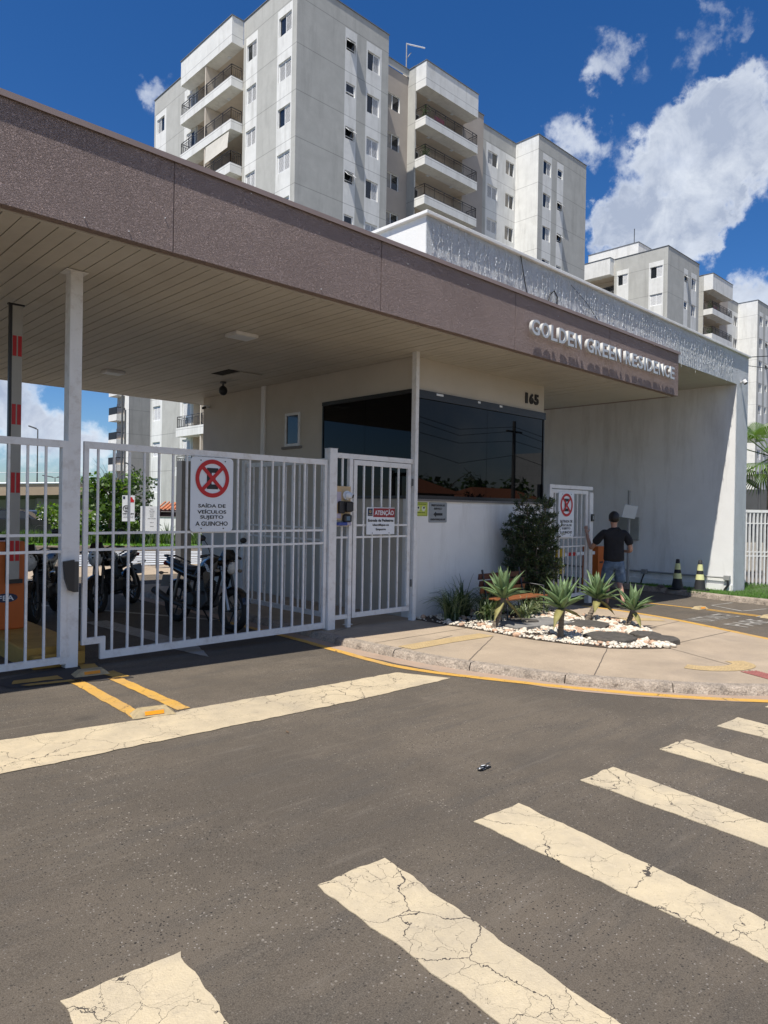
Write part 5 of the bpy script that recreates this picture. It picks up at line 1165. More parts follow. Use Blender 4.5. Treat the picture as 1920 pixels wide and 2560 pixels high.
for i in range(9000):
    x, y = hfx(rnd); t = (y-(30.6-(x-9)*.25)); z = gz(x)+.06; hgt = .12 if t < .8 else .55
    l = hgt*rnd.uniform(.4, 1.2); a = rnd.uniform(0, 6.28); c, s_ = math.cos(a)*.12, math.sin(a)*.12; w = .04
    gr.add([(x-s_*.4, y+c*.4, z+l*.2), (x+s_*.4, y-c*.4, z+l*.2), (x+c, y+s_, z+l)], [(0, 1, 2)], 'grass' if t < .8 else ('tree_dark' if rnd.random() < .6 else 'tree_leaf'))
tag(gr.build('hedge_planting', fix=False), 'low green planting along the rear road', 'planting', None, 'stuff')
# spiky plants by the wall
def spiky(x, y, h, n, seed, label, m='tree_dark'):
    rnd = random.Random(seed); mb = MB(); e = empty('spiky_plant', (x, y, gz(x)+.06)); tag(e, label, 'plant')
    for i in range(n):
        a = rnd.uniform(0, 6.28); lean = rnd.uniform(.15, .9); l = h*rnd.uniform(.7, 1.1); w = .035; d = Vector((math.cos(a), math.sin(a), 0)); sd = Vector((-d.y, d.x, 0)); pr = None; vs = []
        for k in range(5):
            t = k/4; p = d*lean*l*t*.8+Vector((0, 0, l*(t-.25*lean*t*t))); ww = w*(1-t*.9); vs += [p-sd*ww, p+sd*ww]
        mb.add(vs, [(2*k, 2*k+1, 2*k+3, 2*k+2) for k in range(4)], m)
    mb.build('leaves', e, fix=False)
spiky(19.2, 34.6, 1.3, 26, 3, 'spiky leaved plant by the rear white wall, left of the grey column'); spiky(17.6, 34.8, 1.2, 22, 4, 'spiky leaved plant behind the white notice board')
# white wall, orange roof
e = empty('rear_wall', (20, 42, gz(20))); tag(e, 'low sunlit white boundary wall behind the planting', 'wall'); a = MB(); T = Matrix.Rotation(R(-43), 4, 'Z')
a.box(-5, 8, 0, .2, 0, 1.25, 'white_wall', T=T); a.build('wall_body', e); a = MB(); a.box(-5, 8, -.04, .24, 1.25, 1.3, 'plate', T=T); a.build('wall_coping', e)
e = empty('tiled_shelter', (22.2, 42.3, gz(22))); tag(e, 'low shelter with orange tiled roof before the tower', 'shelter'); a = MB()
a.add([T @ Vector(p) for p in ((-1.6, 0, 1.75), (4.5, 0, 1.75), (4.5, 1.6, 2.25), (-.9, 1.6, 2.25))], [(0, 1, 2, 3)], 'tile_roof'); a.box(-1.6, 4.5, .02, .1, 1.62, 1.74, 'wood_dark', T=T)
a.build('roof', e, fix=False); a = MB()
for i in range(22): a.tube([T @ Vector((-1.5+i*.27, -.03, 1.77)), T @ Vector((-1.4+i*.27+.0, 1.55, 2.26))], .06, 'tile_roof', 6, True, False)
a.build('roof_tiles', e); a = MB()
for x in (-1.4, 1.5, 4.4): a.box(x-.08, x+.08, .1, .26, 0, 1.62, 'wood_dark', T=T)
a.box(-1.4, 4.4, .5, .6, 0, 1.6, 'wood_dark', T=T); a.build('posts', e)
# grey column and barrier posts
e = empty('grey_column', (9.75, 18.35, gz(9.7))); tag(e, 'dark grey steel column beyond the wide gate', 'column'); a = MB(); a.box(-.16, .16, -.16, .16, 0, 3.1, 'steel_dark', bev=.01); a.build('shaft', e); a = MB()
for x in (.32, .5, .62, .85): a.box(x-.025, x+.025, -.35, -.3, 0, 1.6, 'steel_dark')
a.build('thin_posts', e)
# notice boards
T2 = R(-26)
e = empty('speed_notice', (8.75, 19.75, gz(8.8))); e.rotation_euler = (0, 0, T2); tag(e, 'white 30 km/h DESACELERE notice with a red car picture', 'sign')
a = MB(); a.box(-.17, .17, -.01, 0, 1.2-gz(9), 1.95-gz(9), 'sign_white'); a.build('board', e); a = MB(); a.box(-.02, .02, .0, .04, 0, 1.2, 'steel_dark'); a.build('leg', e)
q = 1.2-gz(9)
a = MB(); a.torus((-.06, -.012, q+.37), .085, .01, 'black_print', 20, 5); a.build('speed_ring', e); word(e, '30', -.06, q+.35, .06, 'black_print', .09, .003, -.014); word(e, 'km/h', -.06, q+.31, .018, 'black_print', .05, .001, -.014)
word(e, 'DESACELERE', .0, q+.2, .04, 'black_print', .3, .002, -.012); word(e, 'Você chegou em casa', 0, q+.14, .022, 'black_print', .28, .0006, -.012); word(e, 'queremos você inteiro', 0, q+.095, .022, 'black_print', .28, .0006, -.012)
a = MB(); a.prism([(0.01, q+.55), (.15, q+.55), (.15, q+.62), (.12, q+.64), (.1, q+.7), (.03, q+.7), (.01, q+.64)], -.014, -.0105, 'red', 'y'); a.build('car_picture', e); a = MB(); a.box(-.15, -.09, -.013, -.0105, q+.64, q+.72, 'navy'); a.build('logo', e)
e = empty('notice_board', (9.1, 19.1, gz(9))); e.rotation_euler = (0, 0, T2); tag(e, 'white notice board with small text list on two legs', 'sign')
a = MB(); a.box(-.26, .26, -.01, 0, q-.26, q+.45, 'sign_white'); a.build('board', e); a = MB(); a.box(-.2, -.17, 0, .03, 0, q-.2, 'steel_dark'); a.box(.17, .2, 0, .03, 0, q-.2, 'steel_dark'); a.build('legs', e)
for i, (t, w_) in enumerate([('Torre 1', .1), ('Salão de festas', .14), ('Churrasqueira', .13), ('Piscina', .1), ('Quadra', .1), ('Academia e brinquedoteca', .22), ('', 0), ('Torre 2', .1), ('', 0), ('Torre 3', .1)]):
    if t: word(e, t, .05, q+.36-i*.055, .02, 'black_print', w_, .0004, -.012)
for z in (.36, -.02, -.14):
    a = MB(); a.box(-.18, -.15, -.0125, -.0105, q+z, q+z+.03, 'navy'); a.build('list_mark', e)
# lamp posts
def lamp(x, y, h, arm, label, double=False):
    e = empty('street_lamp', (x, y, gz(x))); tag(e, label, 'street lamp', 'street lamps beyond the canopy'); a = MB(); a.tube([(0, 0, 0), (0, 0, h)], [.07, .05], 'steel_dark', 8); a.build('pole', e)
    for s_ in ((1, -1) if double else (1,)):
        a = MB(); v = Vector((-.72, .69, 0))*s_*arm; a.tube([(0, 0, h), (v.x*.25, v.y*.25, h+.05)], .04, 'steel_dark', 6); d = v.normalized(); n = Vector((-d.y, d.x, 0))*.13; p0 = v*.2+Vector((0, 0, h+.02)); p1 = v+Vector((0, 0, h+.22))
        a.add([p0-n, p0+n, p1+n, p1-n, p0-n+Vector((0, 0, .12)), p0+n+Vector((0, 0, .12)), p1+n+Vector((0, 0, .12)), p1-n+Vector((0, 0, .12))], [(0, 1, 2, 3), (4, 5, 6, 7), (0, 1, 5, 4), (1, 2, 6, 5), (2, 3, 7, 6), (3, 0, 4, 7)], 'steel_dark'); a.build('lamp_head', e)
lamp(20.24, 63.9, 8.3, .75, 'dark street lamp standing against the clouds left of the tall post')
lamp(32, 94.2, 5.3, 1.6, 'small double-armed street lamp far beyond the tan ramp', True)
lamp(16.95, 39.25, 10.5, .2, 'thick dark lamp pole before the apartment tower'); lamp(17.9, 41, 7.6, .3, 'thin dark lamp pole right of the thick one')
lamp(25.5, 56.5, 5.2, .7, 'street lamp head showing right of the tall post')
# tan ramp / roof
e = empty('curved_shade_roof', (10, 52, 0)); tag(e, 'tan curved parking roof with white edge beyond the left gate', 'roof'); a = MB(); b_ = MB(); w_ = MB(); n = 16
for i in range(n):
    def pt(k): t = k/n; return Vector((-8+t*17.5, 5-t*11.5+ t*t*3, 2.55+.55*t-.12*(1-t)))
    p, q_ = pt(i), pt(i+1); dn = Vector((-.69, -.72, 0))*-.0; up = Vector((0, 0, 1)); back_ = Vector((2.6, 2.7, 0))
    a.quad(p, q_, q_-up*.75, p-up*.75, 'tan_beam'); a.quad(p-up*.75, q_-up*.75, q_-up*1.0+back_*.3, p-up*1.0+back_*.3, 'steel_dark'); a.quad(p-up*1.0+back_*.3, q_-up*1.0+back_*.3, q_-up*1.8+back_*.5, p-up*1.8+back_*.5, 'dull_grey')
    w_.tube([p+up*.04, q_+up*.04], .07, 'sign_white', 5); b_.tube([p+up*.75, q_+up*.75], .025, 'sign_white', 4); b_.tube([p, p+up*.75], .02, 'sign_white', 4)
    if i == 0: pass
a.build('beam', e, fix=False); w_.build('white_edge', e); b_.build('handrail', e)
a = MB(); a.box(-6, -5.6, 3.5, 3.9, -.2, 1.6, 'dull_grey'); a.box(6, 6.4, -1.5, -1.1, -.2, 2.0, 'dull_grey'); a.build('supports', e)

# cars
def car(label, x, y, rz, paint, tall=1.5, pickup=False):
    e = empty('parked_car', (x, y, gz(x))); e.rotation_euler = (0, 0, rz); tag(e, label, 'car', 'cars parked behind the gates')
    def body(prof, wid, taper, m, smooth=False):
        mb = MB(); n = len(prof); vs = [(p[0], -wid*(taper if p[1] > .95 else 1), p[1]) for p in prof]+[(p[0], wid*(taper if p[1] > .95 else 1), p[1]) for p in prof]
        mb.add(vs, [tuple(range(n)), tuple(range(2*n-1, n-1, -1))]+[(i, (i+1) % n, (i+1) % n+n, i+n) for i in range(n)], m); return mb
    low = [(-2.1, .35), (-2.15, .6), (-2.1, .92), (1.05, .95), (1.95, .82), (2.15, .62), (2.12, .3), (1.7, .22), (-1.75, .22)]
    body(low, .86, .97, paint).build('body', e)
    cab = [(-1.95, .93), (-1.7, 1.38), (-1.2, tall-.02), (.1, tall), (.55, 1.36), (1.15, .94)] if not pickup else [(-.5, .93), (-.4, tall-.04), (.2, tall), (.6, 1.4), (1.2, .94)]
    body(cab, .80, .84, paint).build('roof', e)
    gl = MB(); sgn = [(-1.72, 1.0), (-1.5, 1.33), (-1.1, tall-.1), (.08, tall-.08), (.42, 1.33), (.92, .99)] if not pickup else [(-.42, 1.0), (-.34, tall-.12), (.15, tall-.1), (.5, 1.35), (.95, 1.0)]
    for s_ in (-1, 1): gl.add([(p[0], s_*(.802-(p[1]-.93)*.18+.012), p[1]) for p in sgn], [tuple(range(len(sgn)))], 'glass_win')
    gl.add([(-1.96, -.62, 1.0), (-1.96, .62, 1.0), (-1.72, .6, 1.34), (-1.72, -.6, 1.34)], [(0, 1, 2, 3)], 'glass_win') if not pickup else None
    gl.build('windows', e, fix=False)
    for wx in (-1.35, 1.35):
        for s_ in (-1, 1):
            w = MB(); w.torus((wx, s_*.78, .33), .25, .085, 'rubber', 24, 8, sx=1.1); wo = w.build('wheel', e); r = MB(); r.lathe([(.0, .03), (.06, .035), (.19, .02), (.2, .05)], 'alloy', 14, (wx, s_*.80, .33), 'y'); r.build('rim', wo)
    for s_ in (-1, 1):
        t = MB(); t.box(-2.16, -2.02, s_*.72-.1, s_*.72+.1, .75, 1.0, 'tail_red'); t.build('tail_light', e); t = MB(); t.box(2.0, 2.14, s_*.66-.14, s_*.66+.14, .62, .76, 'lamp_glass'); t.build('headlight', e)
        t = MB(); t.ball((.75, s_*.95, 1.02), .1, paint, sc=(.6, 1, .7)); t.build('mirror', e)
    t = MB(); t.box(-1.3, .1, -.72, -.68, tall+.03, tall+.06, 'black_plastic'); t.box(-1.3, .1, .68, .72, tall+.03, tall+.06, 'black_plastic'); t.build('roof_rack', e)
    if pickup:
        t = MB(); t.box(-2.1, -.55, -.84, .84, .93, 1.1, paint); t.build('bed', e)
car('silver hatchback with dark windows parked beyond the left gate', 15.0, 46.4, R(-44), 'car_silver')
car('dark pickup at the far left edge behind the gate', 10.6, 47.5, R(-44), 'car_black', 1.5, True)
car('dark car partly hidden behind the orange barrier', 13.0, 44.2, R(-30), 'car_black', 1.5)

# ================================================================== MOTORCYCLES
def motorcycle(label, x, y, heading, lean, big_lamp=False):
    e = empty('motorcycle', (x, y, gz(x))); e.rotation_euler = Euler((0, 0, heading)); tag(e, label, 'motorcycle', 'motorcycles parked behind the gate')
    TL = Matrix.Rotation(lean, 4, 'X')
    def B(mb, nm, par=None):
        mb.v = [tuple(TL @ Vector(v)) for v in mb.v]; return mb.build(nm, par or e)
    for wx in (0, 1.3):
        w = MB(); w.torus((wx, 0, .3), .255, .05, 'rubber', 32, 10, sx=1.15); wo = B(w, 'wheel')
        r = MB(); r.torus((wx, 0, .3), .215, .012, 'alloy', 32, 6, sx=2.2); B(r, 'rim', wo)
        sp = MB()
        for k in range(6):
            a = k*math.pi/3+.2; sp.tube([(wx+.03*math.cos(a), .02, .3+.03*math.sin(a)), (wx+.21*math.cos(a), 0, .3+.21*math.sin(a))], [.014, .009], 'alloy', 5)
        sp.tube([(wx, -.06, .3), (wx, .06, .3)], .03, 'alloy', 10); B(sp, 'spokes', wo)
        dk = MB(); dk.torus((wx, .055, .3), .1, .012, 'chrome', 24, 4, sx=.2); B(dk, 'brake_disc', wo)
    fk = MB()
    for s_ in (-.075, .075): fk.tube([(1.3, s_, .3), (1.17, s_, .62), (1.06, s_, .9)], [.028, .024, .018], 'chrome' if s_ < 0 else 'alloy', 8)
    B(fk, 'fork')
    n = 12
    for (wx, a0, a1, rr) in ((1.3, 20, 150, .325), (0, 20, 130, .34)):
        fd = MB(); vs = []
        for i in range(n+1):
            a = R(a0+(a1-a0)*i/n)
            for s_, rz_ in ((-.07, -.02), (-.045, .0), (0, .012), (.045, 0), (.07, -.02)): vs.append((wx+(rr+rz_)*math.cos(a), s_, .3+(rr+rz_)*math.sin(a)))
        fd.add(vs, [(i*5+j, i*5+j+1, (i+1)*5+j+1, (i+1)*5+j) for i in range(n) for j in range(4)], 'bike_black', True)
        B(fd, 'mudguard')
    hb = MB(); hb.tube([(.93, -.36, 1.02), (1.0, -.2, 1.06), (1.04, 0, 1.0), (1.0, .2, 1.06), (.93, .36, 1.02)], .012, 'alloy', 8)
    for s_ in (-1, 1): hb.tube([(.96, s_*.26, 1.04), (.92, s_*.38, 1.01)], .02, 'black_plastic', 8)
    ho = B(hb, 'handlebar')
    for s_ in (-1, 1):
        mi = MB(); mi.tube([(.99, s_*.22, 1.06), (1.0, s_*.3, 1.2), (.98, s_*.34, 1.26)], .006, 'black_plastic', 5); mi.ball((.97, s_*.37, 1.28), .065, 'black_plastic', sc=(.3, 1, .65)); B(mi, 'mirror', ho)
    hl = MB(); hl.ball((1.16, 0, .9), .1 if not big_lamp else .13, 'bike_black', sc=(1, 1, 1.1)); lo = B(hl, 'headlight'); l2 = MB(); r_ = .085 if not big_lamp else .12; l2.ball((1.2, 0, .89), r_, 'lamp_glass', sc=(.75, 1, 1.15)); B(l2, 'lens', lo)
    fa = MB(); fa.add([(1.2, -.11, 1.0), (1.2, .11, 1.0), (1.1, .09, 1.14), (1.1, -.09, 1.14), (1.04, -.12, .98), (1.04, .12, .98)], [(0, 1, 2, 3), (0, 3, 4), (1, 5, 2), (2, 5, 4, 3)], 'bike_black'); B(fa, 'instrument_cowl')
    for s_ in (-1, 1):
        for wx, z in ((1.14, .84), (-.2, .72)):
            ii = MB(); ii.tube([(wx, s_*.08, z), (wx, s_*.17, z)], .007, 'black_plastic', 5); ii.ball((wx, s_*.2, z), .035, 'indicator', sc=(1, 1.2, .7)); B(ii, 'indicator')
    def loft(secs, m, nm):
        mb = MB(); k = 12; vs = []
        for (cx, cz, hx, wy) in secs:
            for j in range(k): a = 2*math.pi*j/k; vs.append((cx, wy*math.cos(a), cz+hx*math.sin(a)))
        fs = [(i*k+j, i*k+(j+1) % k, (i+1)*k+(j+1) % k, (i+1)*k+j) for i in range(len(secs)-1) for j in range(k)]+[tuple(range(k)), tuple(range((len(secs)-1)*k, len(secs)*k))]
        mb.add(vs, fs, m, True); return B(mb, nm)
    tk = loft([(1.02, .86, .05, .06), (.95, .87, .12, .13), (.82, .88, .15, .16), (.66, .86, .13, .14), (.52, .8, .06, .09)], 'bike_black', 'fuel_tank')
    for s_ in (-1, 1):
        wg = MB()
        for k in range(5): wg.add([(.95-.018*k, s_*(.163+.004), .80+.022*k), (.87-.02*k, s_*(.168+.004), .815+.026*k), (.86-.02*k, s_*(.166+.004), .83+.026*k), (.95-.018*k, s_*(.163+.004), .812+.022*k)], [(0, 1, 2, 3)], 'sign_white')
        B(wg, 'wing_emblem', tk)
        sh = MB(); sh.add([(1.08, s_*.15, .98), (.78, s_*.17, .78), (.82, s_*.16, .56), (.98, s_*.14, .6)], [(0, 1, 2, 3)], 'bike_black'); sh.add([(.74, s_*.172, .95), (.6, s_*.15, .84), (.52, s_*.14, .72), (.66, s_*.16, .8)], [(0, 1, 2, 3)], 'bike_blue'); B(sh, 'tank_shroud')
    loft([(.56, .83, .05, .09), (.4, .81, .055, .13), (.15, .83, .05, .12), (-.1, .88, .045, .1), (-.3, .93, .03, .07)], 'black_plastic', 'seat')
    loft([(.5, .7, .08, .09), (.2, .74, .08, .1), (-.1, .8, .06, .08), (-.34, .87, .03, .05)], 'bike_black', 'tail_panel')
    gr_ = MB(); gr_.tube([(.1, .1, .9), (-.3, .1, .98), (-.38, 0, .98), (-.3, -.1, .98), (.1, -.1, .9)], .014, 'black_plastic', 6); B(gr_, 'grab_rail')
    tl = MB(); tl.ball((-.36, 0, .86), .05, 'tail_red', sc=(.6, 1.4, .8)); B(tl, 'tail_light')
    pl = MB(); pl.add([(-.36, -.09, .5), (-.36, .09, .5), (-.32, .09, .68), (-.32, -.09, .68)], [(0, 1, 2, 3)], 'sign_grey'); B(pl, 'plate')
    en = MB(); en.box(.42, .82, -.12, .12, .28, .5, 'alloy', bev=.04); en.box(.58, .76, -.09, .09, .5, .68, 'alloy', bev=.02); en.tube([(.5, -.17, .38), (.5, .17, .38)], .1, 'alloy', 14)
    for k in range(5): en.box(.56, .78, -.11, .11, .52+k*.03, .53+k*.03, 'alloy')
    B(en, 'engine')
    fr = MB(); fr.tube([(1.02, 0, .95), (.9, 0, .5), (.78, 0, .26), (.4, 0, .24), (.35, 0, .4), (.4, 0, .75), (1.0, 0, .85)], .022, 'black_plastic', 8)
    for s_ in (-.1, .1): fr.tube([(0, s_, .3), (.4, s_*.8, .36)], .022, 'alloy', 8); fr.tube([(.02, s_, .32), (.12, s_, .72)], [.03, .025], 'chrome', 8); fr.tube([(.4, s_*.7, .75), (-.2, s_*.8, .85)], .016, 'black_plastic', 6)
    B(fr, 'frame')
    ex = MB(); ex.tube([(.74, -.08, .55), (.86, -.12, .4), (.7, -.15, .24), (.35, -.17, .28), (.0, -.19, .34), (-.35, -.2, .45)], [.02, .02, .022, .03, .05, .055], 'alloy', 12); exo = B(ex, 'exhaust')
    st = MB(); st.tube([(.42, .12, .26), (.38, .32, .02)], .012, 'black_plastic', 6); B(st, 'side_stand')
    ft_ = MB(); ft_.tube([(.5, -.14, .3), (.5, -.28, .3)], .016, 'black_plastic', 6); ft_.tube([(.5, .14, .3), (.5, .28, .3)], .016, 'black_plastic', 6); B(ft_, 'footrests')
    return e
motorcycle('black motorcycle seen from its side below the no parking sign', 5.13, 9.82, math.atan2(-1.27, .16), R(-4))
motorcycle('black motorcycle facing the gate just right of the tall post', 4.55+.95, 11.3+.85, math.atan2(-.67, -.74), R(8), True)
motorcycle('black motorcycle with round headlamp left of the tall post', 3.42+.65, 10.75+1.05, math.atan2(-.85, -.53), R(8), True)

# ================================================================== PLANTED BED
bed = [(7.95, 7.62), (7.94, 6.9), (7.98, 6.2), (7.94, 5.5), (8.08, 4.85), (8.24, 4.42), (8.58, 4.12), (8.95, 3.95), (9.25, 4.05), (9.7, 4.45), (10.2, 4.88), (10.62, 5.5), (10.75, 6.3), (10.9, 7.0), (11.3, 7.62)]
bed = smooth_line(bed, 3)
ground_sheet('planting_bed', bed, .0895, 'soil', label='soil bed under the pebbles')
def inpoly(x, y, P_):
    c = False; n = len(P_)
    for i in range(n):
        x1, y1 = P_[i]; x2, y2 = P_[(i+1) % n]
        if (y1 > y) != (y2 > y) and x < (x2-x1)*(y-y1)/(y2-y1)+x1: c = not c
    return c
pb = MB(); rnd = random.Random(21)
def pebble(mb, c, r, m, rnd):
    n = 6; vs = []; rz_ = rnd.uniform(0, 3.14); sx, sy, sz = r*rnd.uniform(.8, 1.3), r*rnd.uniform(.6, 1), r*rnd.uniform(.4, .75); ca, sa = math.cos(rz_), math.sin(rz_)
    for (t, zz) in ((.0, 1), (.8, .55), (1, -.1), (.7, -.8)):
        for j in range(n if t else 1):
            a = 2*math.pi*j/n; k = rnd.uniform(.88, 1.12); px, py = sx*t*math.cos(a)*k, sy*t*math.sin(a)*k; vs.append((c[0]+px*ca-py*sa, c[1]+px*sa+py*ca, c[2]+sz*zz))
    fs = [(0, 1+j, 1+(j+1) % n) for j in range(n)]
    for q_ in range(2):
        for j in range(n): a = 1+q_*n+j; b = 1+q_*n+(j+1) % n; fs.append((a, a+n, b+n, b))
    mb.add(vs, fs, m, True)
cnt = 0
while cnt < 4600:
    x, y = rnd.uniform(7.8, 11), rnd.uniform(3.85, 7.6)
    if not inpoly(x, y, bed): continue
    if y > 6.4 and rnd.random() < .6: continue
    if mnoise.noise(Vector((x*2.3, y*2.3, 4))) > .12 and rnd.random() < .8: continue
    big = rnd.random() < (.28 if x > 8.9 else .05); r = rnd.uniform(.028, .06) if big else rnd.uniform(.012, .028)
    pebble(pb, (x, y, gz(x)+.095+r*.3+rnd.random()*.012), r, 'pebble_tan' if rnd.random() < (.3 if big else .12) else 'pebble', rnd); cnt += 1
tag(pb.build('pebbles', fix=False), 'white and tan pebbles covering the planted bed', 'pebbles', None, 'stuff')
for i, (x, y, r, lb) in enumerate([(9.62, 5.5, .32, 'dark round stepping stone furthest back in the pebbles'), (8.82, 4.7, .34, 'large dark round stepping stone in the middle of the pebbles'), (9.45, 4.5, .2, 'dark round stepping stone second from the right tip'), (9.3, 4.18, .2, 'dark round stepping stone at the right tip of the bed'), (8.98, 6.2, .24, 'small dark stepping stone left behind the second agave')]):
    a = MB(); n = 18; vs = []
    rr = random.Random(i)
    for (t, z) in ((.0, .075), (.9, .075), (1.0, .06), (1.02, .0)):
        for j in range(n if t else 1): an = 2*math.pi*j/n; k = 1+.06*math.sin(j*2.1+i)+rr.uniform(-.03, .03); vs.append((r*t*math.cos(an)*k, r*t*math.sin(an)*k, z))
    fs = [(0, 1+j, 1+(j+1) % n) for j in range(n)]+[(1+q_*n+j, 1+q_*n+n+j, 1+q_*n+n+(j+1) % n, 1+q_*n+(j+1) % n) for q_ in range(2) for j in range(n)]
    a.add(vs, fs, 'slate'); tag(a.build('stepping_stone', None, (x, y, gz(x)+PV)), lb, 'stone', 'round stepping stones in the bed')
a = MB(); a.box(-.55, .6, -.28, .28, 0, .06, 'plate', bev=.006); tag(a.build('concrete_plate', None, (8.95, 6.05, gz(9)+.095), (0, 0, R(-12))), 'flat grey concrete plate under the bench front', 'slab')
# agaves
def agave(label, base, crown, scale, seed, nl=27):
    e = empty('agave', (base[0], base[1], gz(base[0])+PV)); tag(e, label, 'agave', 'agaves in the pebble bed'); rnd = random.Random(seed)
    off = Vector((crown[0]-base[0], crown[1]-base[1], crown[2]-gz(base[0])-PV))
    t = MB(); pts = [Vector((0, 0, -.03)), off*.35+Vector((0, 0, -.02)), off*.7, off]; t.tube(pts, [.05, .038, .036, .045], 'trunk', 10)
    for k in range(9):
        p = Vector((0, 0, 0)).lerp(off, (k+.5)/9); t.torus(tuple(p), .038, .006, 'trunk', 10, 4, 'z')
    t.build('trunk', e); up = (off-off*.6).normalized()
    for i in range(nl):
        f = i/nl; az = i*2.39996+rnd.uniform(-.15, .15); el = R(84-64*f**.9 + rnd.uniform(-8, 8)); l = scale*(.38+.17*math.sin(math.pi*min(1, f*1.1)))*rnd.uniform(.88, 1.1)
        if i > nl-3: el = R(rnd.uniform(-45, -5))
        d = Vector((math.cos(az)*math.cos(el), math.sin(az)*math.cos(el), math.sin(el))); sd = Vector((-math.sin(az), math.cos(az), 0)); nn = sd.cross(d)*-1
        mb = MB(); vs = []; K = 9; wmax = scale*.056*rnd.uniform(.9, 1.1); cur = rnd.uniform(.05, .5)
        for k in range(K+1):
            s_ = k/K; w = wmax*(.42+.58*math.sin(math.pi*min(1, (s_*.92+.1))))*(1-s_**3.2) if k < K else .001
            c = off+d*l*s_+Vector((0, 0, -1))*cur*l*s_*s_*math.cos(el)+d*.02; th = .35*w
            vs += [c-sd*w+nn*th*1.1, c-nn*th*.25, c+sd*w+nn*th*1.1, c-nn*th*.9]
        fs = []
        for k in range(K): a0 = k*4; fs += [(a0, a0+1, a0+5, a0+4), (a0+1, a0+2, a0+6, a0+5), (a0+2, a0+3, a0+7, a0+6), (a0+3, a0, a0+4, a0+7)]
        mb.add(vs, fs, 'agave_old' if i > nl-3 else 'agave', True); mb.build('leaf', e, fix=False)
agave('agave on an upright trunk in front of the gatehouse wall, leftmost of four', (8.22, 6.21), (8.42, 6.18, .40), 1.02, 1)
agave('agave standing nearest the camera in the white pebbles', (8.3, 5.15), (8.34, 5.15, .38), 1.0, 2)
agave('agave on a trunk leaning right in front of the man', (10.24, 5.88), (10.5, 5.82, .26), 1.05, 3)
agave('small leaning agave at the right of the bed, rightmost of four', (10.03, 5.1), (10.2, 5.06, .19), .9, 4, 22)
# strap-leaved clumps
def strap(label, x, y, h, n, seed, pale=.5):
    rnd = random.Random(seed); e = empty('striped_grass_clump', (x, y, gz(x)+PV)); tag(e, label, 'plant', 'striped grass clumps along the gatehouse wall'); A = MB()
    for i in range(n):
        a = rnd.uniform(0, 6.28); L_ = h*rnd.uniform(.7, 1.25); lean = rnd.uniform(.2, 1.0); d = Vector((math.cos(a), math.sin(a), 0)); sd = Vector((-d.y, d.x, 0)); w = .011; vs = []; K = 6; o = Vector((rnd.gauss(0, .05), rnd.gauss(0, .05), 0))
        for k in range(K+1):
            t = k/K; p = o+d*L_*lean*(t**1.5)*.95+Vector((0, 0, L_*(t*1.05-lean*.75*t*t*t))); ww = w*(1-.85*t**2)
            vs += [p-sd*ww, p-sd*ww*.35-Vector((0, 0, .002)), p+sd*ww*.35-Vector((0, 0, .002)), p+sd*ww]
        pale_ = rnd.random() < pale
        for k in range(K):
            b = k*4
            A.add([vs[b], vs[b+1], vs[b+5], vs[b+4]], [(0, 1, 2, 3)], 'liriope_pale' if pale_ else 'liriope'); A.add([vs[b+1], vs[b+2], vs[b+6], vs[b+5]], [(0, 1, 2, 3)], 'liriope'); A.add([vs[b+2], vs[b+3], vs[b+7], vs[b+6]], [(0, 1, 2, 3)], 'liriope_pale' if pale_ else 'liriope')
    A.build('leaves', e, fix=False)
strap('striped grass clump at the left end by the corner post', 8.45, 7.22, .52, 110, 1); strap('striped grass clump second from the corner post', 8.85, 7.3, .66, 90, 2, .3); strap('striped grass clump left of the bench against the wall', 9.25, 7.1, .6, 110, 3)
strap('striped grass clump behind the leftmost agave', 8.75, 6.75, .45, 100, 4, .4); strap('striped grass clump behind the bench', 9.7, 7.25, .6, 90, 5, .3); strap('striped grass clump under the shrub', 9.95, 6.75, .5, 110, 6, .6); strap('striped grass clump right of the shrub foot', 10.5, 6.9, .5, 110, 7, .6); strap('striped grass clump behind the second agave', 9.35, 5.95+.5, .4, 90, 8, .6)
# shrub
e = empty('podocarpus_shrub', (10.6, 7.16, gz(10.3)+PV)); tag(e, 'tall dark fine-leaved shrub in front of the gatehouse corner', 'shrub'); rnd = random.Random(31); st = MB(); lf = MB()
tips = []
for s_ in range(26):
    a = s_*2.39996; r0 = .03+.13*(s_/26)**.5; H_ = rnd.uniform(1.5, 1.95) if s_ < 8 else rnd.uniform(.8, 1.55); p = Vector((math.cos(a)*r0, math.sin(a)*r0, 0)); pts = [p.copy()]
    for k in range(8): p = p+Vector((math.cos(a)*.03+rnd.uniform(-.03, .03), math.sin(a)*.03+rnd.uniform(-.03, .03), H_/8)); pts.append(p.copy())
    st.tube(pts, [.018*(1-k*.1) for k in range(9)], 'trunk', 5)
    for k in range(2, 9):
        for q_ in range(7):
            b = rnd.uniform(0, 6.28); l = rnd.uniform(.10, .27)*(1.15-.05*k); t = pts[k]+Vector((math.cos(b)*l, math.sin(b)*l, rnd.uniform(.0, .16))); st.tube([pts[k], t], [.006, .003], 'trunk', 3, True, False); tips.append((pts[k], t))
for (b0, t) in tips:
    d = (t-b0)
    for i in range(30):
        c = b0+d*rnd.uniform(.35, 1.1); a = (d.normalized()*.7+Vector((rnd.gauss(0, .7), rnd.gauss(0, .7), rnd.gauss(0, .6)+.25))).normalized(); l = rnd.uniform(.045, .085); w = a.cross(Vector((rnd.gauss(0, 1), rnd.gauss(0, 1), rnd.gauss(0, 1)))).normalized()*.0068
        lf.add([c, c+a*l*.5+w, c+a*l, c+a*l*.5-w], [(0, 1, 2, 3)], 'shrub_pale_lit' if rnd.random() < (.10+.35*(c.x > .35)) else 'shrub')  # paler leaves paint sunlight onto the tips and the right edge
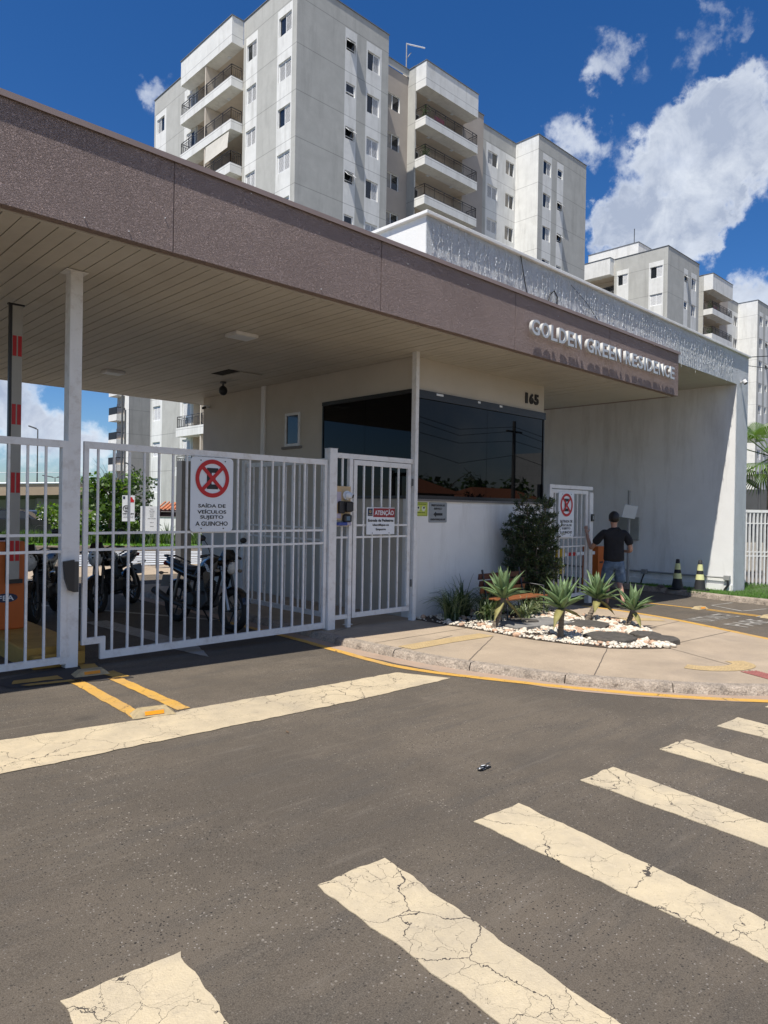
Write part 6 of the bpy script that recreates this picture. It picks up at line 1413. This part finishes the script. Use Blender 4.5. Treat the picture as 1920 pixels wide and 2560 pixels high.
st.build('stems', e); lf.build('foliage', e, fix=False)
# bench
e = empty('garden_bench', (9.45, 6.7, gz(9.3)+PV-.06)); tag(e, 'wooden garden bench with dark iron ends behind the agaves', 'bench')
for i in range(4): a = MB(); a.box(-.6, .6, -.22+i*.11, -.22+i*.11+.085, .40, .425, 'wood', bev=.004); a.build('seat_slat', e)
for i in range(3): a = MB(); T = Matrix.Translation((0, .24+i*.02, .52+i*.11)) @ Matrix.Rotation(R(-80), 4, 'X'); a.box(-.6, .6, -.045, .045, 0, .022, 'wood_dark' if i else 'wood', T=T); a.build('back_slat', e)
for x in (-.5, .5): a = MB(); a.tube([(x, -.22, 0), (x, -.2, .39), (x, .2, .39), (x, .3, .85)], .018, 'black_plastic', 6); a.tube([(x, .26, 0), (x, .2, .39)], .018, 'black_plastic', 6); a.tube([(x, -.21, .39), (x, -.2, .58), (x, .22, .6)], .014, 'black_plastic', 6); a.build('bench_end', e)

# ================================================================== RIGHT SIDE THINGS
for i, (x, y, lb) in enumerate([(17.1, 7.36, 'left black traffic cone with pale yellow bands'), (17.3, 6.9, 'right black traffic cone with pale yellow bands')]):
    e = empty('traffic_cone', (x, y, gz(x)+.11)); tag(e, lb, 'traffic cone', 'traffic cones at the driveway wall')
    a = MB(); a.prism([(-.18, -.14), (-.14, -.18), (.14, -.18), (.18, -.14), (.18, .14), (.14, .18), (-.14, .18), (-.18, .14)], 0, .04, 'cone_blk'); a.build('base', e)
    a = MB(); a.lathe([(.135, .041), (.098, .268), (.081, .402), (.07, .492), (.05, .64), (.038, .74), (.0, .742)], 'cone_blk', 20); a.build('cone_body', e)
    a = MB(); a.lathe([(.102, .27), (.085, .40)], 'cone_yel', 20); a.build('reflective_band', e); a = MB(); a.lathe([(.073, .49), (.055, .64)], 'cone_yel', 20); a.build('reflective_band', e)
e = empty('parking_barrier', (16.35, 9.2, gz(16))); tag(e, 'orange barrier cabinet beside the man near the driveway wall', 'barrier'); a = MB(); a.box(-.18, .18, -.22, .22, 0, 1.08, 'orange', bev=.015); a.build('cabinet', e)
a = MB(); a.box(-.1, .06, -.226, -.221, .66, .70, 'black_plastic'); a.build('label_plate', e); a = MB(); a.box(-3.0, -.19, -.14, -.09, .88, .96, 'sign_white'); a.build('arm', e)
for i in range(2): a = MB(); a.box(-1.5-i*1.2, -1.1-i*1.2, -.143, -.087, .878, .962, 'red'); a.build('red_band', e)
e = empty('striped_bollard', (13.45, 8.45, gz(13))); tag(e, 'yellow and black striped bollard behind the visitor gate', 'bollard'); a = MB()
for k in range(6): a.cyl((0, 0, k*.18), .16, .18, 'barrel_yel' if k % 2 else 'cone_blk', 18)
a.build('bollard_body', e)
# dove on the kerb
e = empty('dove', (17.05, 7.75, gz(17)+PV)); tag(e, 'small brown dove pecking beside the left cone', 'bird'); a = MB()
a.tube([(-.11, 0, .075), (-.05, 0, .07), (.0, 0, .07), (.05, 0, .065), (.085, 0, .06), (.1, 0, .045)], [.008, .022, .035, .032, .017, .004], 'bird', 8); a.tube([(0, .01, .04), (0, .01, 0)], .003, 'pink', 4); a.tube([(.01, -.01, .04), (.01, -.01, 0)], .003, 'pink', 4); a.build('body', e); e.rotation_euler = (0, 0, R(-50))
# white fence on the right
e = empty('street_fence', (20.6, 8.5, gz(20)-.2)); tag(e, 'white barred street fence right of the portal pillar', 'fence'); D_ = Vector((.72, -.69, 0)); e.rotation_euler = (0, 0, math.atan2(-.69, .72))
a = MB(); a.box(0, 6, -.04, .04, 2.28, 2.36, 'white_steel'); a.build('top_rail', e)
for z in (1.0, 1.12, 1.95): a = MB(); a.box(0, 6, -.015, .015, z, z+.03, 'white_steel'); a.build('cross_rail', e)
me = MB().box(-.018, .018, -.03, .03, 0, 2.28, 'white_steel').mesh('bar')
for i in range(54): link('bar', me, e, (.06+i*.11, 0, .0))
e2 = empty('clad_annex', (27, 10, gz(22))); tag(e2, 'white low building and beige block behind the street fence', 'building'); a = MB(); a.box(0, 14, 0, .3, -.5, 1.0, 'house', T=Matrix.Rotation(R(-42), 4, 'Z')); a.box(0, 14, .3, 4, -.5, 3.0, 'steel_dark', T=Matrix.Rotation(R(-42), 4, 'Z')); a.build('wall', e2)
# palm
e = empty('palm', (24.3, 7.5, gz(22))); tag(e, 'fan palm fronds showing right of the portal pillar', 'palm'); a = MB(); a.tube([(0, 0, 0), (.05, 0, 2), (0, 0, 3.9)], [.2, .16, .14], 'trunk', 12); a.build('trunk', e); rnd = random.Random(5)
for i in range(22):
    az = i*2.4; el = R(rnd.uniform(-35, 60)); d = Vector((math.cos(az)*math.cos(el), math.sin(az)*math.cos(el), math.sin(el))); sd = Vector((-math.sin(az), math.cos(az), 0)); nn = d.cross(sd); mb = MB(); p0 = Vector((0, 0, 3.9)); p1 = p0+d*.9; mb.tube([p0, p1], .018, 'palm', 5)
    for k in range(-10, 11):
        t = k/10*1.35; v = (d*math.cos(t)+sd*math.sin(t)); w = nn.cross(v).normalized()*.026; L_ = .95*(1-.25*abs(k)/10); mid = p1+v*L_*.6; tip = p1+v*L_+Vector((0, 0, -.25)); mb.add([p1, mid+w, tip, mid-w], [(0, 1, 2, 3)], 'palm')
    mb.build('frond', e, fix=False)
lamp(27.5, 8.9, 3.0, .4, 'small street lamp right of the portal pillar before the second tower')
# power cables to the right
a = MB(); a.tube([(18.6, 6.5, 5.62), (24, 3, 6.3), (40, -6, 9)], .012, 'wire', 4); tag(a.build('overhead_cable'), 'upper thin black cable leaving the right top corner of the portal', 'cable'); a = MB(); a.tube([(18.7, 6.5, 5.45), (24, 2.6, 4.9), (34, -4, 4.0)], .008, 'wire', 4); tag(a.build('overhead_cable'), 'lower thin black cable sloping down from the portal corner', 'cable')

# ================================================================== PERSON
def skinned(name, chains, m, parent, sub=2, matrix=None):
    """chains: list of (points, radii, links) -> one mesh grown with a Skin modifier"""
    vs, es, rs, roots = [], [], [], []
    for ch in chains:
        o = len(vs); roots.append(o)
        for p, r in ch['v']: vs.append(p); rs.append(r)
        es += [(a+o, b+o) for a, b in ch['e']]
    me = bpy.data.meshes.new(name); me.from_pydata(vs, es, []); me.update(); o = link(name, me, parent)
    sk = o.modifiers.new('skin', 'SKIN'); sk.use_smooth_shade = True; sk.branch_smoothing = .4
    if not me.skin_vertices: 
        me.attributes.new('dummy', 'FLOAT', 'POINT')
    sv = me.skin_vertices[0].data
    for i, r in enumerate(rs): sv[i].radius = (r, r) if not isinstance(r, tuple) else r; sv[i].use_root = i in roots
    sb = o.modifiers.new('sub', 'SUBSURF'); sb.levels = sub; sb.render_levels = sub; me.materials.append(M[m])
    dg = bpy.context.evaluated_depsgraph_get(); dg.update(); ev = o.evaluated_get(dg); nm = bpy.data.meshes.new_from_object(ev); o.modifiers.clear(); nm.name = name; o.data = nm
    if not nm.materials: nm.materials.append(M[m])
    for p in nm.polygons: p.use_smooth = True; p.material_index = 0
    return o
def chain(pts, rs): return {'v': list(zip(pts, rs)), 'e': [(i, i+1) for i in range(len(pts)-1)]}
pe = empty('person', (13.08, 6.92, gz(13.1)+.0)); pe.rotation_euler = (0, 0, R(-45)); pe.scale = (1.06, 1.06, 1.03); tag(pe, 'man in black t-shirt and denim shorts reaching to the visitor gate reader', 'person')
body = {'v': [((0, 0, .96), (.12, .1)), ((0, 0, 1.15), (.12, .095)), ((0, .02, 1.36), (.15, .10)), ((0, .01, 1.50), (.07, .06)), ((0, .02, 1.58), (.052, .052)), ((0, .035, 1.66), (.075, .085)), ((0, .035, 1.745), (.082, .095)), ((0, .03, 1.80), (.06, .07)),
  ((-.18, .0, 1.46), .055), ((-.32, .07, 1.26), .05), ((-.385, .16, 1.12), .045), ((-.40, .33, 1.30), .037), ((-.405, .42, 1.42), .026),
  ((.18, .0, 1.46), .055), ((.28, -.03, 1.27), .046), ((.31, -.04, 1.10), .042), ((.28, .18, 1.08), .03), ((.2, .3, 1.1), .022),
  ((-.09, 0, .88), .085), ((-.11, .03, .5), .055), ((-.115, 0, .3), .05), ((-.115, -.02, .09), .034), ((-.12, .06, .035), (.04, .03)), ((-.125, .16, .025), (.042, .02)),
  ((.09, 0, .88), .085), ((.11, .0, .5), .055), ((.115, -.12, .32), .05), ((.12, -.24, .16), .034), ((.125, -.2, .07), (.04, .028)), ((.13, -.12, .03), (.042, .02))],
 'e': [(0, 1), (1, 2), (2, 3), (3, 4), (4, 5), (5, 6), (6, 7), (2, 8), (8, 9), (9, 10), (10, 11), (11, 12), (2, 13), (13, 14), (14, 15), (15, 16), (16, 17), (0, 18), (18, 19), (19, 20), (20, 21), (21, 22), (22, 23), (0, 24), (24, 25), (25, 26), (26, 27), (27, 28), (28, 29)]}
hand = []
W_ = Vector((-.405, .42, 1.42))
def handset(W_, fwd, out, n_, curl=0):
    """palm plus five fingers; fwd along the hand, out = thumb side, n_ palm normal"""
    hs = [chain([tuple(W_-fwd*.01), tuple(W_+fwd*.04), tuple(W_+fwd*.09)], [(.022, .018), (.036, .016), (.036, .014)])]
    for k, (o, l) in enumerate(((-.028, .062), (-.010, .078), (.010, .085), (.028, .076))):
        b = W_+fwd*.085+out*o; hs.append(chain([tuple(b), tuple(b+fwd*l*.5+n_*l*.12*curl), tuple(b+fwd*l*(1-.3*curl)+n_*l*.4*curl)], [.0095, .0088, .007]))
    b = W_+fwd*.03+out*.03; hs.append(chain([tuple(b), tuple(b+out*.03+fwd*.025+n_*.01), tuple(b+out*.042+fwd*.058+n_*.016)], [.0125, .0105, .008]))
    return hs
hL = handset(W_, Vector((-.02, .35, .94)).normalized(), Vector((1, 0, 0)), Vector((0, .94, -.35)), .25)
hR = handset(Vector((.2, .3, 1.1)), Vector((-.5, .8, .2)).normalized(), Vector((-.3, -.3, .9)).normalized(), Vector((-.8, -.5, 0)).normalized(), .8)
bd = skinned('body', [body]+hL+hR, 'skin', pe, 2)
shirt = {'v': [((0, -.005, .86), (.205, .15)), ((0, -.005, .95), (.215, .155)), ((0, 0, 1.10), (.205, .145)), ((0, .01, 1.27), (.225, .15)), ((0, .01, 1.42), (.19, .125)), ((0, .0, 1.50), (.11, .09)), ((0, .01, 1.56), (.066, .066)), ((-.19, .0, 1.45), .092), ((-.28, .04, 1.33), .085), ((-.35, .09, 1.21), .085), ((.19, .0, 1.45), .092), ((.265, -.01, 1.33), .085), ((.30, -.03, 1.19), .088)],
 'e': [(0, 1), (1, 2), (2, 3), (3, 4), (4, 5), (5, 6), (4, 7), (7, 8), (8, 9), (4, 10), (10, 11), (11, 12)]}
skinned('t_shirt', [shirt], 'shirt', pe, 2)
shorts = {'v': [((0, 0, 1.0), (.17, .13)), ((0, 0, .90), (.18, .145)), ((-.115, .0, .80), .13), ((-.125, .02, .62), .118), ((-.13, .03, .43), .11), ((.115, .0, .80), .13), ((.125, .01, .62), .118), ((.132, -.005, .44), .11)],
 'e': [(0, 1), (1, 2), (2, 3), (3, 4), (1, 5), (5, 6), (6, 7)]}
skinned('denim_shorts', [shorts], 'denim', pe, 2)
hm = MB(); rnd = random.Random(2)
n, k = 24, 14; vs = []; c0 = Vector((0, .028, 1.745))
for i in range(k+1):
    t = math.pi*i/k
    for j in range(n):
        a = 2*math.pi*j/n; d = Vector((math.sin(t)*math.cos(a), math.sin(t)*math.sin(a), math.cos(t)))
        face = max(0, d.y)*max(0, .75-d.z); low = max(0, -d.z-.35); r = 1+.05*mnoise.noise(d*6)+.03*mnoise.noise(d*17)-.35*face-.1*low; vs.append(c0+Vector((d.x*.100*r, d.y*.120*r, d.z*.124*r)))
hm.add(vs, [(i*n+j, i*n+(j+1) % n, (i+1)*n+(j+1) % n, (i+1)*n+j) for i in range(k) for j in range(n)], 'hair', True); hm.build('hair', pe)
for s_ in (-1, 1): ea = MB(); ea.ball((s_*.088, .03, 1.70), .028, 'skin', sc=(.35, .7, 1.1)); ea.build('ear', bd)
fc = MB(); fc.add([(-.014, .128, 1.69), (.014, .128, 1.69), (0, .155, 1.695), (0, .125, 1.735)], [(0, 1, 2), (1, 3, 2), (3, 0, 2)], 'skin', True); fc.build('nose', bd)
for s_ in (-1, 1): ey = MB(); ey.ball((s_*.03, .118, 1.735), .011, 'sign_white'); ey.ball((s_*.03, .126, 1.735), .005, 'hair'); ey.build('eye', bd)
mo = MB(); mo.ball((0, .118, 1.655), .02, 'dark_red', sc=(1.1, .5, .3)); mo.build('mouth', bd)
for p in ((-.12, .07, .0), (.128, -.14, .0)): sh = MB(); sh.box(p[0]-.05, p[0]+.05, p[1]-.13, p[1]+.13, .0, .024, 'sole', bev=.006); sh.tube([(p[0]-.045, p[1]+.05, .02), (p[0], p[1]+.07, .06), (p[0]+.045, p[1]+.05, .02)], .009, 'sole', 6); sh.build('sandal', pe)

# ================================================================== ACROSS THE STREET (mirrored in the dark windows)
for i, (x, y, h, r, lb) in enumerate([(44, -34, 5.5, 4, 'street tree across the road opposite the gatehouse, nearest'), (52, -40, 6.5, 5, 'street tree across the road, second from the tiled house'), (62, -46, 6, 5.5, 'street tree across the road beside the mast'), (74, -50, 6.5, 6, 'street tree across the road before the tall block'), (86, -52, 7.5, 6.5, 'tallest street tree at the far end across the road')]):
    make_tree('street_tree', lb, x, y, h, [((0, 0, h*.55), (r, r, h*.4)), ((r*.6, r*.3, h*.45), (r*.7, r*.7, h*.3))], 900, .9, 'tree_dark', 'tree_leaf', 40+i, trunk_r=.25)
for i, (x, y, w, h, lb) in enumerate([(38, -26, 6, 3.3, 'tile roofed house across the road, nearest the gatehouse'), (70, -38, 8, 2.8, 'low tile roofed house across the road before the trees')]):
    e = empty('house', (x, y, gz(x))); tag(e, lb, 'house'); a = MB(); a.box(-w, w, -4, 4, 0, h, 'house'); a.build('wall', e); a = MB(); a.add([(-w-.6, -4.6, h), (w+.6, -4.6, h), (w+.6, 4.6, h), (-w-.6, 4.6, h), (-w*.5, 0, h+2), (w*.5, 0, h+2)], [(0, 1, 5, 4), (2, 3, 4, 5), (1, 2, 5), (3, 0, 4)], 'tile_roof'); a.build('roof', e)
    for k in (-3, 0, 3): a = MB(); a.box(k-.6, k+.6, 4.01, 4.04, 1, 2.2, 'glass_win'); a.build('window', e)
e = empty('radio_mast', (72, -60, -.4)); tag(e, 'tall lattice radio mast across the road', 'mast'); a = MB()
for s_, t_ in ((-1, -1), (1, -1), (1, 1), (-1, 1)): a.tube([(s_*1.3, t_*1.3, 0), (s_*.15, t_*.15, 17)], .08, 'steel_dark', 4)
for k in range(14):
    z0, z1 = k*1.2, (k+1)*1.2; r0, r1 = 1.3-1.15*z0/17, 1.3-1.15*z1/17
    for (a0, b0), (a1, b1) in (((-1, -1), (1, -1)), ((1, -1), (1, 1)), ((1, 1), (-1, 1)), ((-1, 1), (-1, -1))): a.tube([(a0*r0, b0*r0, z0), (a1*r1, b1*r1, z1)], .05, 'steel_dark', 3); a.tube([(a0*r1, b0*r1, z1), (a1*r0, b1*r0, z0)], .05, 'steel_dark', 3)
a.build('lattice', e)
e = empty('apartment_block', (190, -112, -.4)); tag(e, 'white apartment block far across the road', 'building'); a = MB(); a.box(-5, 5, -5, 5, 0, 20, 'tower_white'); a.build('wall', e)
for k in range(6):
    for j in range(3): a = MB(); a.box(-4+j*3, -2.6+j*3, 5.01, 5.05, 2+k*3, 3.4+k*3, 'glass_win'); a.build('window', e)
a = MB()
for (z, s_) in ((6.6, .6), (7.3, .8), (7.6, .7), (5.6, .9)): a.tube([(5+k*6, -14+.0*k, z-s_*math.sin(math.pi*((k*.5) % 1))) for k in range(0, 14)], .02, 'wire', 4)
tag(a.build('street_cables'), 'black utility cables strung along the far side of the road', 'cable')
for i, x in enumerate((5, 17, 29, 41, 53, 65)):
    a = MB(); a.tube([(x, -14, gz(x)), (x, -14, 8)], [.16, .12], 'plate', 8); a.box(x-.9, x+.9, -14.06, -13.94, 7.2, 7.32, 'plate'); tag(a.build('utility_pole'), ['first', 'second', 'third', 'fourth', 'fifth', 'sixth'][i]+' concrete utility pole along the road, counted from the left', 'pole', 'utility poles across the road')
